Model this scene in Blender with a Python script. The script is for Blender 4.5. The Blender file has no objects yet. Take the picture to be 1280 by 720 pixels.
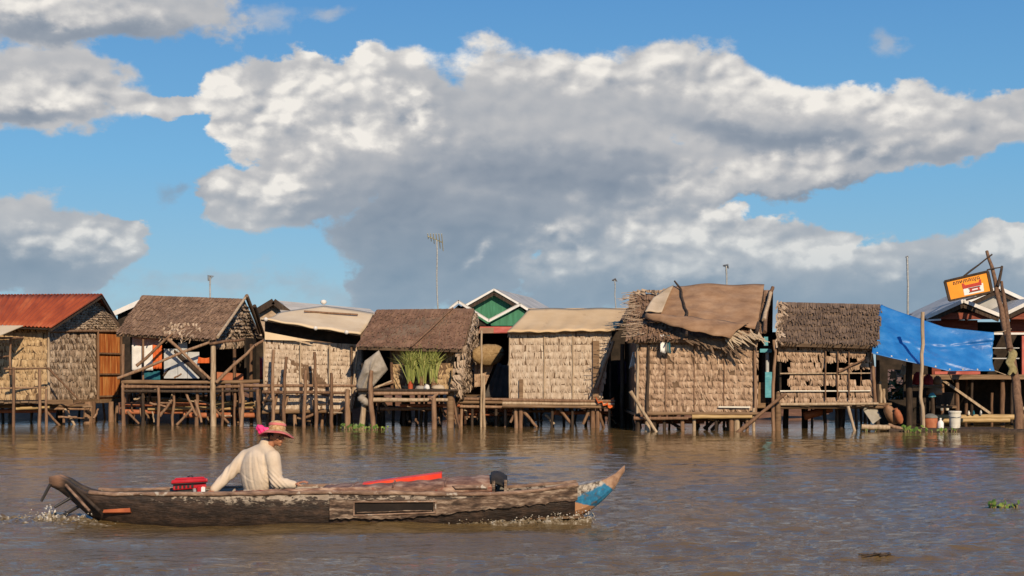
import bpy, math, random
import numpy as np
from mathutils import Vector, Matrix
R = math.radians
C = bpy.context.scene.collection
scene = bpy.context.scene
# ------------------------------------------------------------------ camera mapping: a point seen at pixel (px,py) of a 1280x720 frame at distance Y
F = 1778.0; HZ = 458.0; CAM_H = 1.7
def P(px, py, Y):
    return Vector(((px - 640.0) * Y / F, Y, CAM_H + (HZ - py) * Y / F))
def at_z(px, Y, z):
    return Vector(((px - 640.0) * Y / F, Y, z))
cam = bpy.data.objects.new('camera', bpy.data.cameras.new('camera')); C.objects.link(cam)
cam.location = (0, 0, CAM_H); cam.rotation_euler = (R(90), 0, 0)
cam.data.sensor_width = 36.0; cam.data.lens = F / 1280 * 36.0
cam.data.shift_y = (HZ - 360.0) / 1280.0
cam.data.clip_start = 0.1; cam.data.clip_end = 20000
scene.camera = cam
scene.view_settings.view_transform = 'Standard'; scene.view_settings.look = 'None'
scene.view_settings.gamma = 1.0; scene.view_settings.exposure = 0.0; scene.view_settings.use_curve_mapping = False
scene.render.engine = 'CYCLES'
try:
    scene.cycles.use_denoising = True; scene.cycles.denoiser = 'OPENIMAGEDENOISE'
except Exception: pass
scene.cycles.max_bounces = 6; scene.cycles.diffuse_bounces = 3; scene.cycles.transparent_max_bounces = 8
scene.cycles.caustics_reflective = False; scene.cycles.caustics_refractive = False

# ------------------------------------------------------------------ node helpers
class NT:
    def __init__(s, tree): s.t = tree; s.n = tree.nodes; s.l = tree.links
    def put(s, sock, v):
        if isinstance(v, bpy.types.NodeSocket): s.l.new(v, sock)
        else: sock.default_value = v
    def node(s, kind, **kw):
        nd = s.n.new(kind)
        for k, v in kw.items(): setattr(nd, k, v)
        return nd
    def m(s, op, a, b=None, c=None, clamp=False):
        nd = s.n.new('ShaderNodeMath'); nd.operation = op; nd.use_clamp = clamp
        s.put(nd.inputs[0], a)
        if b is not None: s.put(nd.inputs[1], b)
        if c is not None: s.put(nd.inputs[2], c)
        return nd.outputs[0]
    def vm(s, op, a, b=None, scale=None):
        nd = s.n.new('ShaderNodeVectorMath'); nd.operation = op
        s.put(nd.inputs[0], a)
        if b is not None: s.put(nd.inputs[1], b)
        if scale is not None: s.put(nd.inputs['Scale'], scale)
        return nd.outputs['Value'] if op in ('LENGTH', 'DOT_PRODUCT', 'DISTANCE') else nd.outputs[0]
    def noise(s, vec, scale, detail=4, rough=0.5, dist=0.0, color=False):
        nd = s.n.new('ShaderNodeTexNoise'); s.put(nd.inputs['Vector'], vec)
        nd.inputs['Scale'].default_value = scale; nd.inputs['Detail'].default_value = detail
        nd.inputs['Roughness'].default_value = rough; nd.inputs['Distortion'].default_value = dist
        return nd.outputs['Color' if color else 'Fac']
    def smooth(s, x, a, b, c=0.0, d=1.0):
        nd = s.n.new('ShaderNodeMapRange'); nd.interpolation_type = 'SMOOTHSTEP'
        s.put(nd.inputs[0], x)
        for i, v in enumerate((a, b, c, d)): s.put(nd.inputs[i + 1], v)
        return nd.outputs[0]
    def lin(s, x, a, b, c=0.0, d=1.0):
        nd = s.n.new('ShaderNodeMapRange'); s.put(nd.inputs[0], x)
        for i, v in enumerate((a, b, c, d)): s.put(nd.inputs[i + 1], v)
        return nd.outputs[0]
    def ramp(s, x, stops):
        nd = s.n.new('ShaderNodeValToRGB'); s.put(nd.inputs[0], x); el = nd.color_ramp.elements
        while len(el) < len(stops): el.new(0.5)
        for e, (p, c) in zip(el, stops): e.position = p; e.color = (*c, 1)
        return nd.outputs[0]
    def mix(s, f, a, b, blend='MIX'):
        nd = s.n.new('ShaderNodeMix'); nd.data_type = 'RGBA'; nd.blend_type = blend
        s.put(nd.inputs[0], f)
        for i, v in ((6, a), (7, b)):
            s.put(nd.inputs[i], (*v, 1) if isinstance(v, tuple) and len(v) == 3 else v)
        return nd.outputs[2]

MATS = {}
def new_mat(name):
    m = bpy.data.materials.new(name); m.use_nodes = True
    t = NT(m.node_tree); t.n.clear()
    out = t.n.new('ShaderNodeOutputMaterial'); bs = t.n.new('ShaderNodeBsdfPrincipled')
    t.l.new(bs.outputs[0], out.inputs[0]); MATS[name] = m
    return m, t, bs, out
def mat(name, cols, rough=0.8, scale=(1, 1, 1), ns=4.0, detail=5, island=0.0, objrand=0.0, bump=0.0, bscale=30.0, spec=0.3,
        metallic=0.0, stain=None, contrast=(0.3, 0.7), sheet=None):
    """procedural surface: a 3-colour noise ramp in object space + per-piece variation + bump + optional stains"""
    m, t, bs, out = new_mat(name)
    tc = t.n.new('ShaderNodeTexCoord').outputs['Object']
    vec = t.vm('MULTIPLY', tc, tuple(scale))
    f = t.noise(vec, ns, detail, 0.6)
    f = t.lin(f, contrast[0], contrast[1])
    if island:
        g = t.n.new('ShaderNodeNewGeometry').outputs['Random Per Island']
        f = t.m('ADD', t.m('MULTIPLY', f, 1 - island), t.m('MULTIPLY', g, island))
    if objrand:
        g = t.n.new('ShaderNodeObjectInfo').outputs['Random']
        f = t.m('ADD', t.m('MULTIPLY', f, 1 - objrand), t.m('MULTIPLY', g, objrand))
    k = len(cols) - 1
    col = t.ramp(f, [(i / k, c) for i, c in enumerate(cols)])
    if stain:   # (colour, noise scale, lo, hi, amount[, vec scale])
        sv = t.vm('MULTIPLY', tc, tuple(stain[5])) if len(stain) > 5 else tc
        sn = t.noise(sv, stain[1], 6, 0.65)
        col = t.mix(t.smooth(sn, stain[2], stain[3], 0.0, stain[4]), col, stain[0])
    t.l.new(col, bs.inputs['Base Color'])
    bs.inputs['Roughness'].default_value = rough; bs.inputs['Metallic'].default_value = metallic
    bs.inputs['Specular IOR Level'].default_value = spec
    if bump:
        bn = t.n.new('ShaderNodeBump'); bn.inputs['Strength'].default_value = min(1.0, bump); bn.inputs['Distance'].default_value = 0.02
        t.l.new(t.noise(vec, bscale, 4, 0.6), bn.inputs['Height']); t.l.new(bn.outputs[0], bs.inputs['Normal'])
    return m

# ------------------------------------------------------------------ mesh builder
class MB:
    def __init__(s): s.v = []; s.f = []; s.smooth = []
    def add(s, vs, fs, sm=False):
        b = len(s.v); s.v += [tuple(v) for v in vs]
        s.f += [tuple(b + i for i in f) for f in fs]; s.smooth += [sm] * len(fs)
    def quad(s, a, b, c, d): s.add((a, b, c, d), ((0, 1, 2, 3),))
    def hexa(s, p): # p: 8 points, 0-3 one face, 4-7 the opposite
        s.add(p, ((3, 2, 1, 0), (4, 5, 6, 7), (0, 1, 5, 4), (1, 2, 6, 5), (2, 3, 7, 6), (3, 0, 4, 7)))
    def slab(s, a, b, c, d, t, n=None):
        """a plate a,b,c,d with thickness t going against its normal"""
        a, b, c, d = map(Vector, (a, b, c, d))
        if n is None: n = (b - a).cross(d - a).normalized()
        o = -Vector(n) * t
        s.hexa([a + o, b + o, c + o, d + o, a, b, c, d])
    def box(s, lo, hi):
        x0, y0, z0 = lo; x1, y1, z1 = hi
        s.hexa([(x0, y0, z0), (x1, y0, z0), (x1, y1, z0), (x0, y1, z0), (x0, y0, z1), (x1, y0, z1), (x1, y1, z1), (x0, y1, z1)])
    def prism(s, poly, depth):
        """extrude a polygon (list of points, facing -Y) by the vector depth"""
        n = len(poly); d = Vector(depth); a = [Vector(p) for p in poly]; b = [p + d for p in a]
        s.add(a + b, [tuple(range(n)), tuple(range(2 * n - 1, n - 1, -1))] + [(i, n + i, n + (i + 1) % n, (i + 1) % n) for i in range(n)])
    def beam(s, a, b, w, h=None):
        a = Vector(a); b = Vector(b); h = h or w; d = (b - a).normalized()
        up = Vector((0, 0, 1)) if abs(d.z) < 0.9 else Vector((0, 1, 0))
        x = d.cross(up).normalized() * w / 2; y = x.cross(d).normalized() * h / 2
        s.hexa([a - x - y, a + x - y, a + x + y, a - x + y, b - x - y, b + x - y, b + x + y, b - x + y])
    def tube(s, pts, rs, sides=7, cap=True, flat=1.0):
        pts = [Vector(p) for p in pts]; n = len(pts)
        if not isinstance(rs, (list, tuple)): rs = [rs] * n
        t0 = (pts[1] - pts[0]).normalized(); x = t0.orthogonal().normalized(); vs = []
        for i, p in enumerate(pts):
            tg = (pts[min(i + 1, n - 1)] - pts[max(i - 1, 0)]).normalized()
            x = (x - tg * x.dot(tg)).normalized(); y = tg.cross(x)
            for k in range(sides):
                a = 2 * math.pi * k / sides
                vs.append(p + x * math.cos(a) * rs[i] + y * math.sin(a) * rs[i] * flat)
        fs = [(i * sides + k, i * sides + (k + 1) % sides, (i + 1) * sides + (k + 1) % sides, (i + 1) * sides + k) for i in range(n - 1) for k in range(sides)]
        s.add(vs, fs, True)
        if cap:
            s.add(vs[:sides], [tuple(range(sides - 1, -1, -1))]); s.add(vs[-sides:], [tuple(range(sides))])
    def lathe(s, base, prof, sides=16, sx=1.0, sy=1.0, axis=None):
        """profile [(r,z)] turned about a vertical axis at base (or along the rotation matrix axis)"""
        base = Vector(base); vs = []
        M = axis if axis is not None else Matrix.Identity(3)
        for r, z in prof:
            for k in range(sides):
                a = 2 * math.pi * k / sides
                vs.append(base + M @ Vector((r * math.cos(a) * sx, r * math.sin(a) * sy, z)))
        n = len(prof)
        fs = [(i * sides + k, i * sides + (k + 1) % sides, (i + 1) * sides + (k + 1) % sides, (i + 1) * sides + k) for i in range(n - 1) for k in range(sides)]
        s.add(vs, fs, True)
        s.add(vs[:sides], [tuple(range(sides - 1, -1, -1))]); s.add(vs[-sides:], [tuple(range(sides))])
    def grid(s, fn, nu, nv, thick=0.0):
        vs = [Vector(fn(i / nu, j / nv)) for j in range(nv + 1) for i in range(nu + 1)]
        W = nu + 1
        fs = [(j * W + i, j * W + i + 1, (j + 1) * W + i + 1, (j + 1) * W + i) for j in range(nv) for i in range(nu)]
        s.add(vs, fs, True)
    def build(s, name, m, parent=None, root=None):
        me = bpy.data.meshes.new(name)
        org = Vector(parent.get('_org', (0, 0, 0))) if parent is not None else Vector(root or (0, 0, 0))
        me.from_pydata([tuple(Vector(v) - org) for v in s.v], [], s.f)
        me.polygons.foreach_set('use_smooth', s.smooth); me.update()
        me.materials.append(MATS[m] if isinstance(m, str) else m)
        o = bpy.data.objects.new(name, me); C.objects.link(o)
        if parent is not None:
            o.parent = parent; o['_org'] = tuple(org)
        else:
            o.location = org; o['_org'] = tuple(org)
        return o
def thing(name, label, cat, loc, group=None):
    o = bpy.data.objects.new(name, None); C.objects.link(o); o.location = loc; o['_org'] = tuple(loc)
    o.empty_display_size = 0.3
    o['label'] = label; o['category'] = cat
    if group: o['group'] = group
    return o
def tag(o, label, cat, group=None):
    o['label'] = label; o['category'] = cat
    if group: o['group'] = group
    return o
def mean(pts):
    s = Vector((0, 0, 0))
    for p in pts: s += Vector(p)
    return s / len(pts)

rng = random.Random(7)
def crooked(pts, amp, seg=5, r=rng):
    """a stick: polyline resampled with small random bends"""
    out = []
    for a, b in zip(pts[:-1], pts[1:]):
        a = Vector(a); b = Vector(b)
        for i in range(seg):
            p = a.lerp(b, i / seg)
            if out: p = p + Vector((r.uniform(-1, 1), r.uniform(-1, 1), r.uniform(-1, 1) * .4)) * amp
            out.append(p)
    out.append(Vector(pts[-1])); return out
def pole(pts, r0, name, parent, m='pole_wood', r1=None, amp=0.012, sides=7, seg=4):
    ps = crooked(pts, amp, seg); n = len(ps); r1 = r0 * 0.8 if r1 is None else r1
    b = MB(); b.tube(ps, [(r0 + (r1 - r0) * i / (n - 1)) * rng.uniform(.88, 1.12) for i in range(n)], sides)
    return b.build(name, m, parent)

def leafwall(mb, bl, br, tr, tl, cw, ch, lift=0.03, skip=None, jit=0.25, r=rng, over=1.25, miss=.015):
    """woven palm-leaf panel: rows of folded fronds, each frond a little fan of narrow strips swept to one side"""
    bl, br, tr, tl = map(Vector, (bl, br, tr, tl))
    n = (br - bl).cross(tl - bl).normalized()
    W = ((br - bl).length + (tr - tl).length) / 2; H = ((tl - bl).length + (tr - br).length) / 2
    nu = max(1, round(W / cw)); nv = max(1, round(H / ch))
    def S(u, v): return (bl * (1 - u) + br * u) * (1 - v) + (tl * (1 - u) + tr * u) * v
    def Q(uu, vv, o): return S(min(1.015, max(-.015, uu)), min(1.0, max(-.03, vv))) + n * o
    ph = r.uniform(0, 6)
    for j in range(nv):
        rowj = r.uniform(-.06, .06); swr = r.uniform(-.15, .15)
        for i in range(-1, nu + 1):
            uc = (i + .5 + .5 * (j % 2) * (jit > .2) + r.uniform(-.08, .08)) / nu
            if uc < -0.02 or uc > 1.02: continue
            if skip and skip(uc, (j + .5) / nv): continue
            if r.random() < miss: continue
            sw = (swr + r.gauss(.25, .35)) * jit * 2.2; cl = lift * r.uniform(.6, 1.4); ln = over / nv * r.uniform(.88, 1.1)
            for k in range(4):
                if r.random() < .05: continue
                q = (k - 1.5) / 4; u = uc + q / nu * 1.02; hw = .148 / nu * r.uniform(.75, 1.15)
                v1 = (j + 1.03 + rowj + r.uniform(-.04, .04)) / nv; arc = 1 - .35 * (q * 2) ** 2 * r.uniform(.4, 1.2)
                ve = v1 - ln * arc * r.uniform(.9, 1.08); sk = (sw + q * .3 + r.uniform(-.12, .12)) / nu
                lf = cl * r.uniform(.6, 1.25) * (1 - .5 * (q * 2) ** 2); vm = v1 * .45 + ve * .55; tw = lift * r.uniform(-.35, .35)
                mb.add([Q(u - hw, v1, .003), Q(u + hw, v1, .003), Q(u - hw * 1.1 + sk * .3, vm, lf + tw), Q(u + hw * 1.1 + sk * .3, vm, lf - tw),
                        Q(u - hw * .75 + sk, ve + (v1 - ve) * .06 * r.random(), lf * .75 + tw), Q(u + hw * .75 + sk, ve + (v1 - ve) * .10 * r.random(), lf * .75 - tw)],
                       [(2, 3, 1, 0), (4, 5, 3, 2)])
def thatch(mb, el, er, rr, rl, courses, bw, lift=0.03, r=rng, over=1.5, jit=0.4, fringe=0.12):
    """thatch: courses of narrow hanging blades from ridge to eave"""
    el, er, rr, rl = map(Vector, (el, er, rr, rl))
    n = (er - el).cross(rl - el).normalized()
    W = (er - el).length; H = (rl - el).length
    def S(u, v): return (el * (1 - u) + er * u) * (1 - v) + (rl * (1 - u) + rr * u) * v
    bw *= .5; nu = int(W / bw)
    for j in range(courses):
        wob = [r.uniform(-.5, .5) for _ in range(12)]
        for i in range(nu):
            u = (i + r.uniform(0, 1)) / nu
            wv = wob[int(u * 11)] * (1 - (u * 11) % 1) + wob[min(11, int(u * 11) + 1)] * ((u * 11) % 1)
            v1 = min(1.0, (j + 1 + .5 * wv + r.uniform(-.28, .28)) / courses); v0 = v1 - over / courses * r.uniform(.7, 1.35)
            if j < 2: v0 = max(v0, -fringe / H * r.uniform(0.1, 1))
            hw = .5 * bw / W * r.uniform(.8, 1.8); sk = r.uniform(-jit, jit) * bw / W; lf = lift * r.uniform(.5, 1.4)
            mb.add([S(u + sk - hw, v0) + n * lf, S(u + sk + hw, v0) + n * lf * r.uniform(.8, 1.2), S(u + hw, v1) + n * .006, S(u - hw, v1) + n * .006], [(0, 1, 2, 3)])
# ------------------------------------------------------------------ materials
mat('leaf_tan', [(0.15, 0.092, 0.06), (0.37, 0.25, 0.165), (0.58, 0.44, 0.32)], .75, (1, 1, 1), 7, 5, island=0.45, bump=.25, bscale=40)
mat('leaf_pale', [(0.27, 0.195, 0.135), (0.47, 0.37, 0.275), (0.63, 0.54, 0.43)], .75, (1, 1, 1), 7, 5, island=0.4, bump=.25, bscale=40)
mat('leaf_grey', [(0.16, 0.11, 0.075), (0.37, 0.275, 0.195), (0.58, 0.48, 0.37)], .8, (1, 1, 1), 7, 5, island=0.5, bump=.25, bscale=40)
mat('leaf_gold', [(0.25, 0.16, 0.08), (0.45, 0.315, 0.175), (0.6, 0.46, 0.28)], .75, (1, 1, 1), 7, 5, island=0.4, bump=.25, bscale=40)
mat('leaf_back', [(0.09, 0.055, 0.034), (0.15, 0.095, 0.058), (0.21, 0.14, 0.09)], .9, (1, 1, 1), 6, 5, bump=.3)
mat('thatch_brown', [(0.085, 0.05, 0.03), (0.205, 0.125, 0.078), (0.36, 0.235, 0.15)], .85, (1, 1, 1), 3, 5, island=0.4, bump=.3)
mat('thatch_dark', [(.07, .048, .035), (.155, .105, .07), (.25, .175, .12)], .85, (1, 1, 1), 2.5, 5, island=.4, bump=.3)
mat('thatch_red', [(0.085, 0.048, 0.03), (0.18, 0.1, 0.063), (0.29, 0.175, 0.11)], .85, (1, 1, 1), 2, 5, island=0.3, bump=.3)
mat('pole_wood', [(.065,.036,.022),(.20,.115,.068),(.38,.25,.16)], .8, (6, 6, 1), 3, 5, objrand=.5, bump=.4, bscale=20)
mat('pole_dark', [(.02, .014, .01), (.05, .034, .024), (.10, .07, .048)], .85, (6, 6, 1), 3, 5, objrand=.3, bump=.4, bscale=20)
mat('pole_pale', [(.26, .19, .12), (.40, .30, .2), (.52, .42, .30)], .75, (6, 6, 1), 3, 5, bump=.3, bscale=20)
mat('plank_brown', [(.10, .06, .035), (.20, .125, .07), (.31, .21, .13)], .8, (1, 1, 8), 2, 5, objrand=.25, bump=.3)
mat('deck_wood', [(.09, .06, .04), (.18, .125, .08), (.30, .21, .14)], .85, (1, 6, 6), 2, 5, island=.3, bump=.3)
mat('dark_inside', [(.012, .010, .008), (.03, .022, .016), (.055, .04, .03)], .9, (1, 1, 1), 4, 4, bump=.2)  # near-black: the shade of interiors and gaps is put into the colour
mat('bamboo', [(.26, .17, .075), (.42, .29, .13), (.55, .40, .21)], .55, (1, 8, 8), 3, 4, island=.2, bump=.2)
mat('door_orange', [(.30, .075, .02), (.46, .15, .04), (.62, .30, .10)], .7, (7, 7, .6), 1.6, 4, bump=.2, contrast=(.35, .65))
mat('tin_pale', [(.40, .36, .30), (.52, .48, .41), (.62, .58, .5)], .6, (1, 1, 1), 1.5, 5, bump=.1)
mat('tin_grey', [(.27, .27, .26), (.38, .38, .36), (.48, .47, .45)], .55, (1, 1, 1), 1.5, 5, bump=.1)
mat('sheet_tan', [(.50, .35, .19), (.58, .42, .24), (.64, .48, .29)], .75, (1, 1, 1), .8, 6, bump=.1, stain=((.36, .23, .12), 3, .55, .75, .5, (1, .25, 1)))
mat('sheet_cream', [(.56, .43, .27), (.64, .51, .34), (.70, .58, .41)], .75, (1, 1, 1), .8, 6, bump=.1, stain=((.40, .28, .17), 3, .58, .75, .45))
mat('cloth_brown', [(.21, .12, .068), (.28, .17, .10), (.35, .225, .14)], .9, (1, 1, 3), 2, 7, bump=.25, bscale=60, stain=((.17, .10, .06), 2.5, .5, .75, .55))
mat('cloth_pale', [(.36, .28, .19), (.45, .36, .26), (.53, .44, .33)], .9, (1, 1, 1), 2, 6, bump=.2)
mat('white_trim', [(.60, .59, .56), (.70, .69, .67), (.78, .77, .75)], .5, (1, 1, 1), 3, 4)
mat('green_wall', [(0.028, 0.14, 0.075), (0.04, 0.19, 0.105), (0.055, 0.24, 0.14)], .6, (8, 1, 1), 2, 4, bump=.1)
mat('red_wall', [(.12, .03, .018), (.20, .05, .028), (.27, .08, .045)], .75, (1, 1, 8), 2, 4, bump=.25)
mat('red_fascia', [(.36, .08, .06), (.5, .13, .10), (.58, .2, .16)], .7, (1, 1, 1), 3, 4)
mat('orange_red', [(.50, .09, .02), (.62, .13, .03), (.7, .18, .05)], .75, (1, 1, 1), 3, 4, bump=.1)
mat('white_cloth', [(.58, .56, .53), (.70, .68, .65), (.8, .78, .75)], .85, (1, 1, 1), 5, 4, bump=.2)
mat('pink_cloth', [(.45, .20, .15), (.55, .30, .24), (.65, .45, .38)], .85, (1, 1, 1), 5, 4, bump=.2)
mat('teal_cloth', [(.01, .07, .10), (.015, .11, .15), (.02, .15, .19)], .85, (1, 1, 1), 5, 4)
mat('turquoise', [(.06, .26, .33), (.09, .34, .42), (.15, .44, .52)], .6, (1, 1, 3), 5, 5, bump=.1, stain=((.2, .15, .1), 6, .55, .7, .6))
mat('grey_sheet', [(.36, .38, .39), (.47, .49, .5), (.55, .57, .58)], .6, (1, 1, 1), 4, 4)
mat('net_grey', [(.20, .175, .145), (.30, .265, .22), (.40, .36, .31)], .9, (1, 1, 1), 5, 5, bump=.4, bscale=60)
mat('tarp_grey', [(.045, .04, .037), (.065, .058, .052), (.09, .08, .07)], .8, (1, 1, 1), 4, 5)
mat('basket', [(.20, .125, .055), (.30, .20, .095), (.38, .27, .14)], .8, (3, 3, 3), 5, 5, bump=.5, bscale=25)
mat('pot_red', [(.32, .055, .02), (.42, .08, .03), (.5, .11, .045)], .6, (1, 1, 1), 4, 4)
mat('reed_green', [(0.1, 0.135, 0.03), (0.235, 0.265, 0.065), (0.42, 0.4, 0.15)], .6, (1, 1, 1), 4, 3, island=0.7)
mat('reed_stem', [(.20, .17, .07), (.30, .24, .11), (.38, .32, .16)], .7, (1, 1, 1), 4, 3, island=.6)
mat('hyacinth', [(0.04, 0.08, 0.012), (0.1, 0.17, 0.025), (0.26, 0.3, 0.06)], .5, (1, 1, 1), 4, 3, island=.6)
mat('foliage', [(.035, .06, .018), (.07, .11, .03), (.12, .16, .05)], .7, (1, 1, 1), 3, 3, island=.6)
mat('mud', [(.11, .055, .03), (.20, .10, .055), (.30, .165, .095)], .9, (1, 1, 1), 2, 7, bump=.6, bscale=8)
mat('plastic_white', [(.60, .57, .48), (.68, .65, .56), (.74, .71, .62)], .45, (1, 1, 1), 3, 4, stain=((.35, .26, .16), 5, .52, .75, .5))
mat('plastic_bright', [(.72, .72, .70), (.78, .78, .76), (.82, .82, .8)], .4, (1, 1, 1), 3, 4)
mat('rust_tub', [(.28, .085, .035), (.38, .13, .06), (.45, .19, .09)], .7, (1, 1, 1), 4, 5, bump=.2)
mat('grey_plastic', [(.13, .13, .115), (.19, .185, .165), (.25, .24, .21)], .6, (1, 1, 1), 4, 5, bump=.1)
mat('crate_grey', [(.22, .20, .165), (.31, .285, .235), (.40, .37, .31)], .7, (1, 1, 1), 3, 5, bump=.2)
mat('jar_brown', [(.16, .085, .045), (.26, .14, .075), (.36, .215, .13)], .6, (1, 1, 1), 4, 6, bump=.2)
mat('metal_grey', [(.30, .30, .29), (.42, .42, .40), (.55, .55, .53)], .4, (1, 1, 4), 5, 4, metallic=.4)
mat('metal_yellow', [(.45, .38, .16), (.55, .47, .22), (.65, .58, .33)], .45, (1, 1, 1), 5, 4)
mat('sign_orange', [(.80, .27, .012), (.86, .32, .018), (.88, .36, .03)], .45, (1, 1, 1), 2, 4, stain=((.55, .2, .03), 6, .6, .8, .35))
mat('sign_red', [(.40, .025, .015), (.46, .035, .02), (.5, .05, .03)], .5)
mat('sign_dark', [(.035, .015, .02), (.05, .02, .025), (.07, .03, .035)], .5)
mat('rag_olive', [(.16, .13, .05), (.25, .21, .095), (.34, .29, .15)], .9, (1, 1, 1), 8, 5, bump=.4)
mat('purple_cloth', [(.05, .03, .06), (.08, .045, .09), (.11, .065, .12)], .9)
mat('red_cloth', [(.22, .02, .025), (.33, .03, .035), (.42, .06, .06)], .85, (1, 1, 1), 6, 4)
# rusty corrugated tin: streaks run down the slope
mat('rust_tin', [(.20, .038, .014), (.33, .068, .022), (.47, .13, .045)], .65, (1.6, .35, .35), 1.6, 6, bump=.15, bscale=20,
    stain=((.13, .045, .025), 1.2, .52, .72, .7, (2.2, .3, .3)))

# blue tarpaulin
m, t, bs, _ = new_mat('blue_tarp')
tc = t.n.new('ShaderNodeTexCoord').outputs['Object']
n1 = t.noise(tc, 1.6, 6, .6)
t.l.new(t.ramp(t.lin(n1, .3, .7), [(0, (.011, .115, .37)), (.5, (.018, .165, .47)), (1, (.055, .23, .54))]), bs.inputs['Base Color'])
bs.inputs['Roughness'].default_value = .42
bn = t.n.new('ShaderNodeBump'); bn.inputs['Strength'].default_value = .5; bn.inputs['Distance'].default_value = .03
t.l.new(t.noise(t.vm('MULTIPLY', tc, (1, 1, 2)), 5, 5, .6), bn.inputs['Height']); t.l.new(bn.outputs[0], bs.inputs['Normal'])

# ------------------------------------------------------------------ sky with clouds, sun
SUN_EL, SUN_AZ = R(30), R(18)     # azimuth: behind the camera, a little to its right
sun_dir = Vector((math.sin(SUN_AZ) * math.cos(SUN_EL), -math.cos(SUN_AZ) * math.cos(SUN_EL), math.sin(SUN_EL)))
sl = bpy.data.lights.new('sun', 'SUN'); sl.energy = 4.8; sl.angle = R(.5); sl.color = (1.0, .79, .55)
so = bpy.data.objects.new('sun', sl); C.objects.link(so); so.rotation_euler = sun_dir.to_track_quat('Z', 'Y').to_euler(); so.location = (10, -30, 30)

w = bpy.data.worlds.new('World'); scene.world = w; w.use_nodes = True
t = NT(w.node_tree); t.n.clear()
wo = t.n.new('ShaderNodeOutputWorld'); bg = t.n.new('ShaderNodeBackground'); t.l.new(bg.outputs[0], wo.inputs[0])
STR = 0.10; bg.inputs[1].default_value = STR
sky = t.n.new('ShaderNodeTexSky'); sky.sky_type = 'NISHITA'; sky.sun_disc = False
sky.sun_elevation = SUN_EL; sky.sun_rotation = math.atan2(sun_dir.x, sun_dir.y); sky.altitude = 0; sky.air_density = 1.0; sky.dust_density = 0.0; sky.ozone_density = 3.0
D = t.n.new('ShaderNodeTexCoord').outputs['Generated']
D = t.vm('NORMALIZE', D)
sep = t.n.new('ShaderNodeSeparateXYZ'); t.l.new(D, sep.inputs[0])
az = t.m('MULTIPLY', t.m('ARCTAN2', sep.outputs[0], sep.outputs[1]), 17.78)
el = t.m('MULTIPLY', t.m('ARCSINE', sep.outputs[2]), 17.78)
Dz = t.vm('MULTIPLY', D, (1.0, 1.0, 1.5))          # clouds lie flatter than they are wide
def AE(px, py):
    x = (px - 640) / F; z = (HZ - py) / F
    return math.atan2(x, 1) * 17.78, math.asin(z / math.sqrt(1 + x * x + z * z)) * 17.78
warp = t.noise(Dz, 11, 6, .6, color=True)
ws = t.n.new('ShaderNodeSeparateColor'); t.l.new(warp, ws.inputs[0])
wa = t.m('ADD', az, t.m('MULTIPLY', t.m('SUBTRACT', ws.outputs[0], .5), 1.5))
we = t.m('ADD', el, t.m('MULTIPLY', t.m('SUBTRACT', ws.outputs[1], .5), 1.0))
def blob(px, py, rx, ry, rot=0):
    a, e = AE(px, py); c, s_ = math.cos(R(rot)), math.sin(R(rot))
    dx = t.m('SUBTRACT', wa, a); dy = t.m('SUBTRACT', we, e)
    u = t.m('MULTIPLY_ADD', dx, c * 100 / rx, t.m('MULTIPLY', dy, s_ * 100 / rx))
    v = t.m('MULTIPLY_ADD', dy, c * 100 / ry, t.m('MULTIPLY', dx, -s_ * 100 / ry))
    d = t.m('SQRT', t.m('MULTIPLY_ADD', u, u, t.m('MULTIPLY', v, v)))
    return t.m('SUBTRACT', 1.0, d), v
def union(bl):
    f = None
    for b in bl:
        d, _ = blob(*b)
        f = d if f is None else t.m('SMOOTH_MAX', f, d, .15)
    return f
body = union([(70, 22, 230, 46, 2), (60, 112, 170, 62, -6), (190, 135, 90, 26, 0), (380, 150, 135, 75, -8), (340, 250, 105, 56, 0), (410, 215, 90, 60, 0),
              (600, 190, 260, 120, -8), (820, 130, 330, 80, -9), (1080, 150, 260, 50, -8), (1290, 140, 130, 24, -4), (560, 290, 175, 85, 0), (760, 230, 240, 70, 6),
              (1010, 212, 300, 30, 9), (1190, 185, 130, 20, 10), (40, 310, 120, 62, 0), (130, 300, 60, 36, 0), (880, 310, 250, 55, 0), (760, 330, 150, 70, 0),
              (1080, 340, 190, 45, 0), (1250, 325, 90, 42, 0), (500, 350, 80, 46, 0), (960, 372, 420, 44, 0)])
thin = union([(212, 240, 34, 24, 0), (228, 236, 22, 14, 0), (330, 32, 60, 22, 0), (415, 30, 50, 16, 10), (300, 365, 260, 22, 0), (600, 320, 60, 20, 30), (640, 375, 700, 40, 0), (980, 355, 330, 50, 0), (640, 300, 60, 30, 0), (30, 350, 160, 40, 0), (1100, 50, 30, 20, -60)])
bright = union([(390, 120, 120, 55, 20), (330, 160, 110, 50, 12), (290, 140, 60, 50, 0), (330, 240, 85, 40, 10), (690, 320, 60, 34, 0), (880, 288, 160, 30, 0), (1010, 305, 110, 28, -5),
                (1260, 312, 60, 28, 0), (125, 292, 50, 22, 0), (60, 298, 44, 24, 0), (600, 315, 34, 12, 30), (520, 150, 60, 34, 0), (450, 165, 70, 30, 0)])
soft = union([(560, 66, 100, 26, -6), (800, 88, 290, 30, -9), (1040, 118, 190, 24, -8), (110, 122, 130, 24, -5), (1000, 206, 250, 18, 9), (60, 14, 130, 22, 0), (840, 338, 100, 24, 0)])
dark = union([(480, 275, 120, 70, 10), (560, 310, 190, 80, 0), (690, 225, 170, 40, -5), (1010, 176, 190, 18, -8), (500, 335, 100, 60, 0), (90, 44, 160, 16, 0), (40, 140, 90, 12, 0), (30, 335, 100, 36, 0), (900, 372, 440, 34, 0), (215, 242, 60, 50), (1020, 238, 170, 8, 8), (1150, 350, 120, 26, 0)])
nA = t.noise(Dz, 10, 7, .50)
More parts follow.
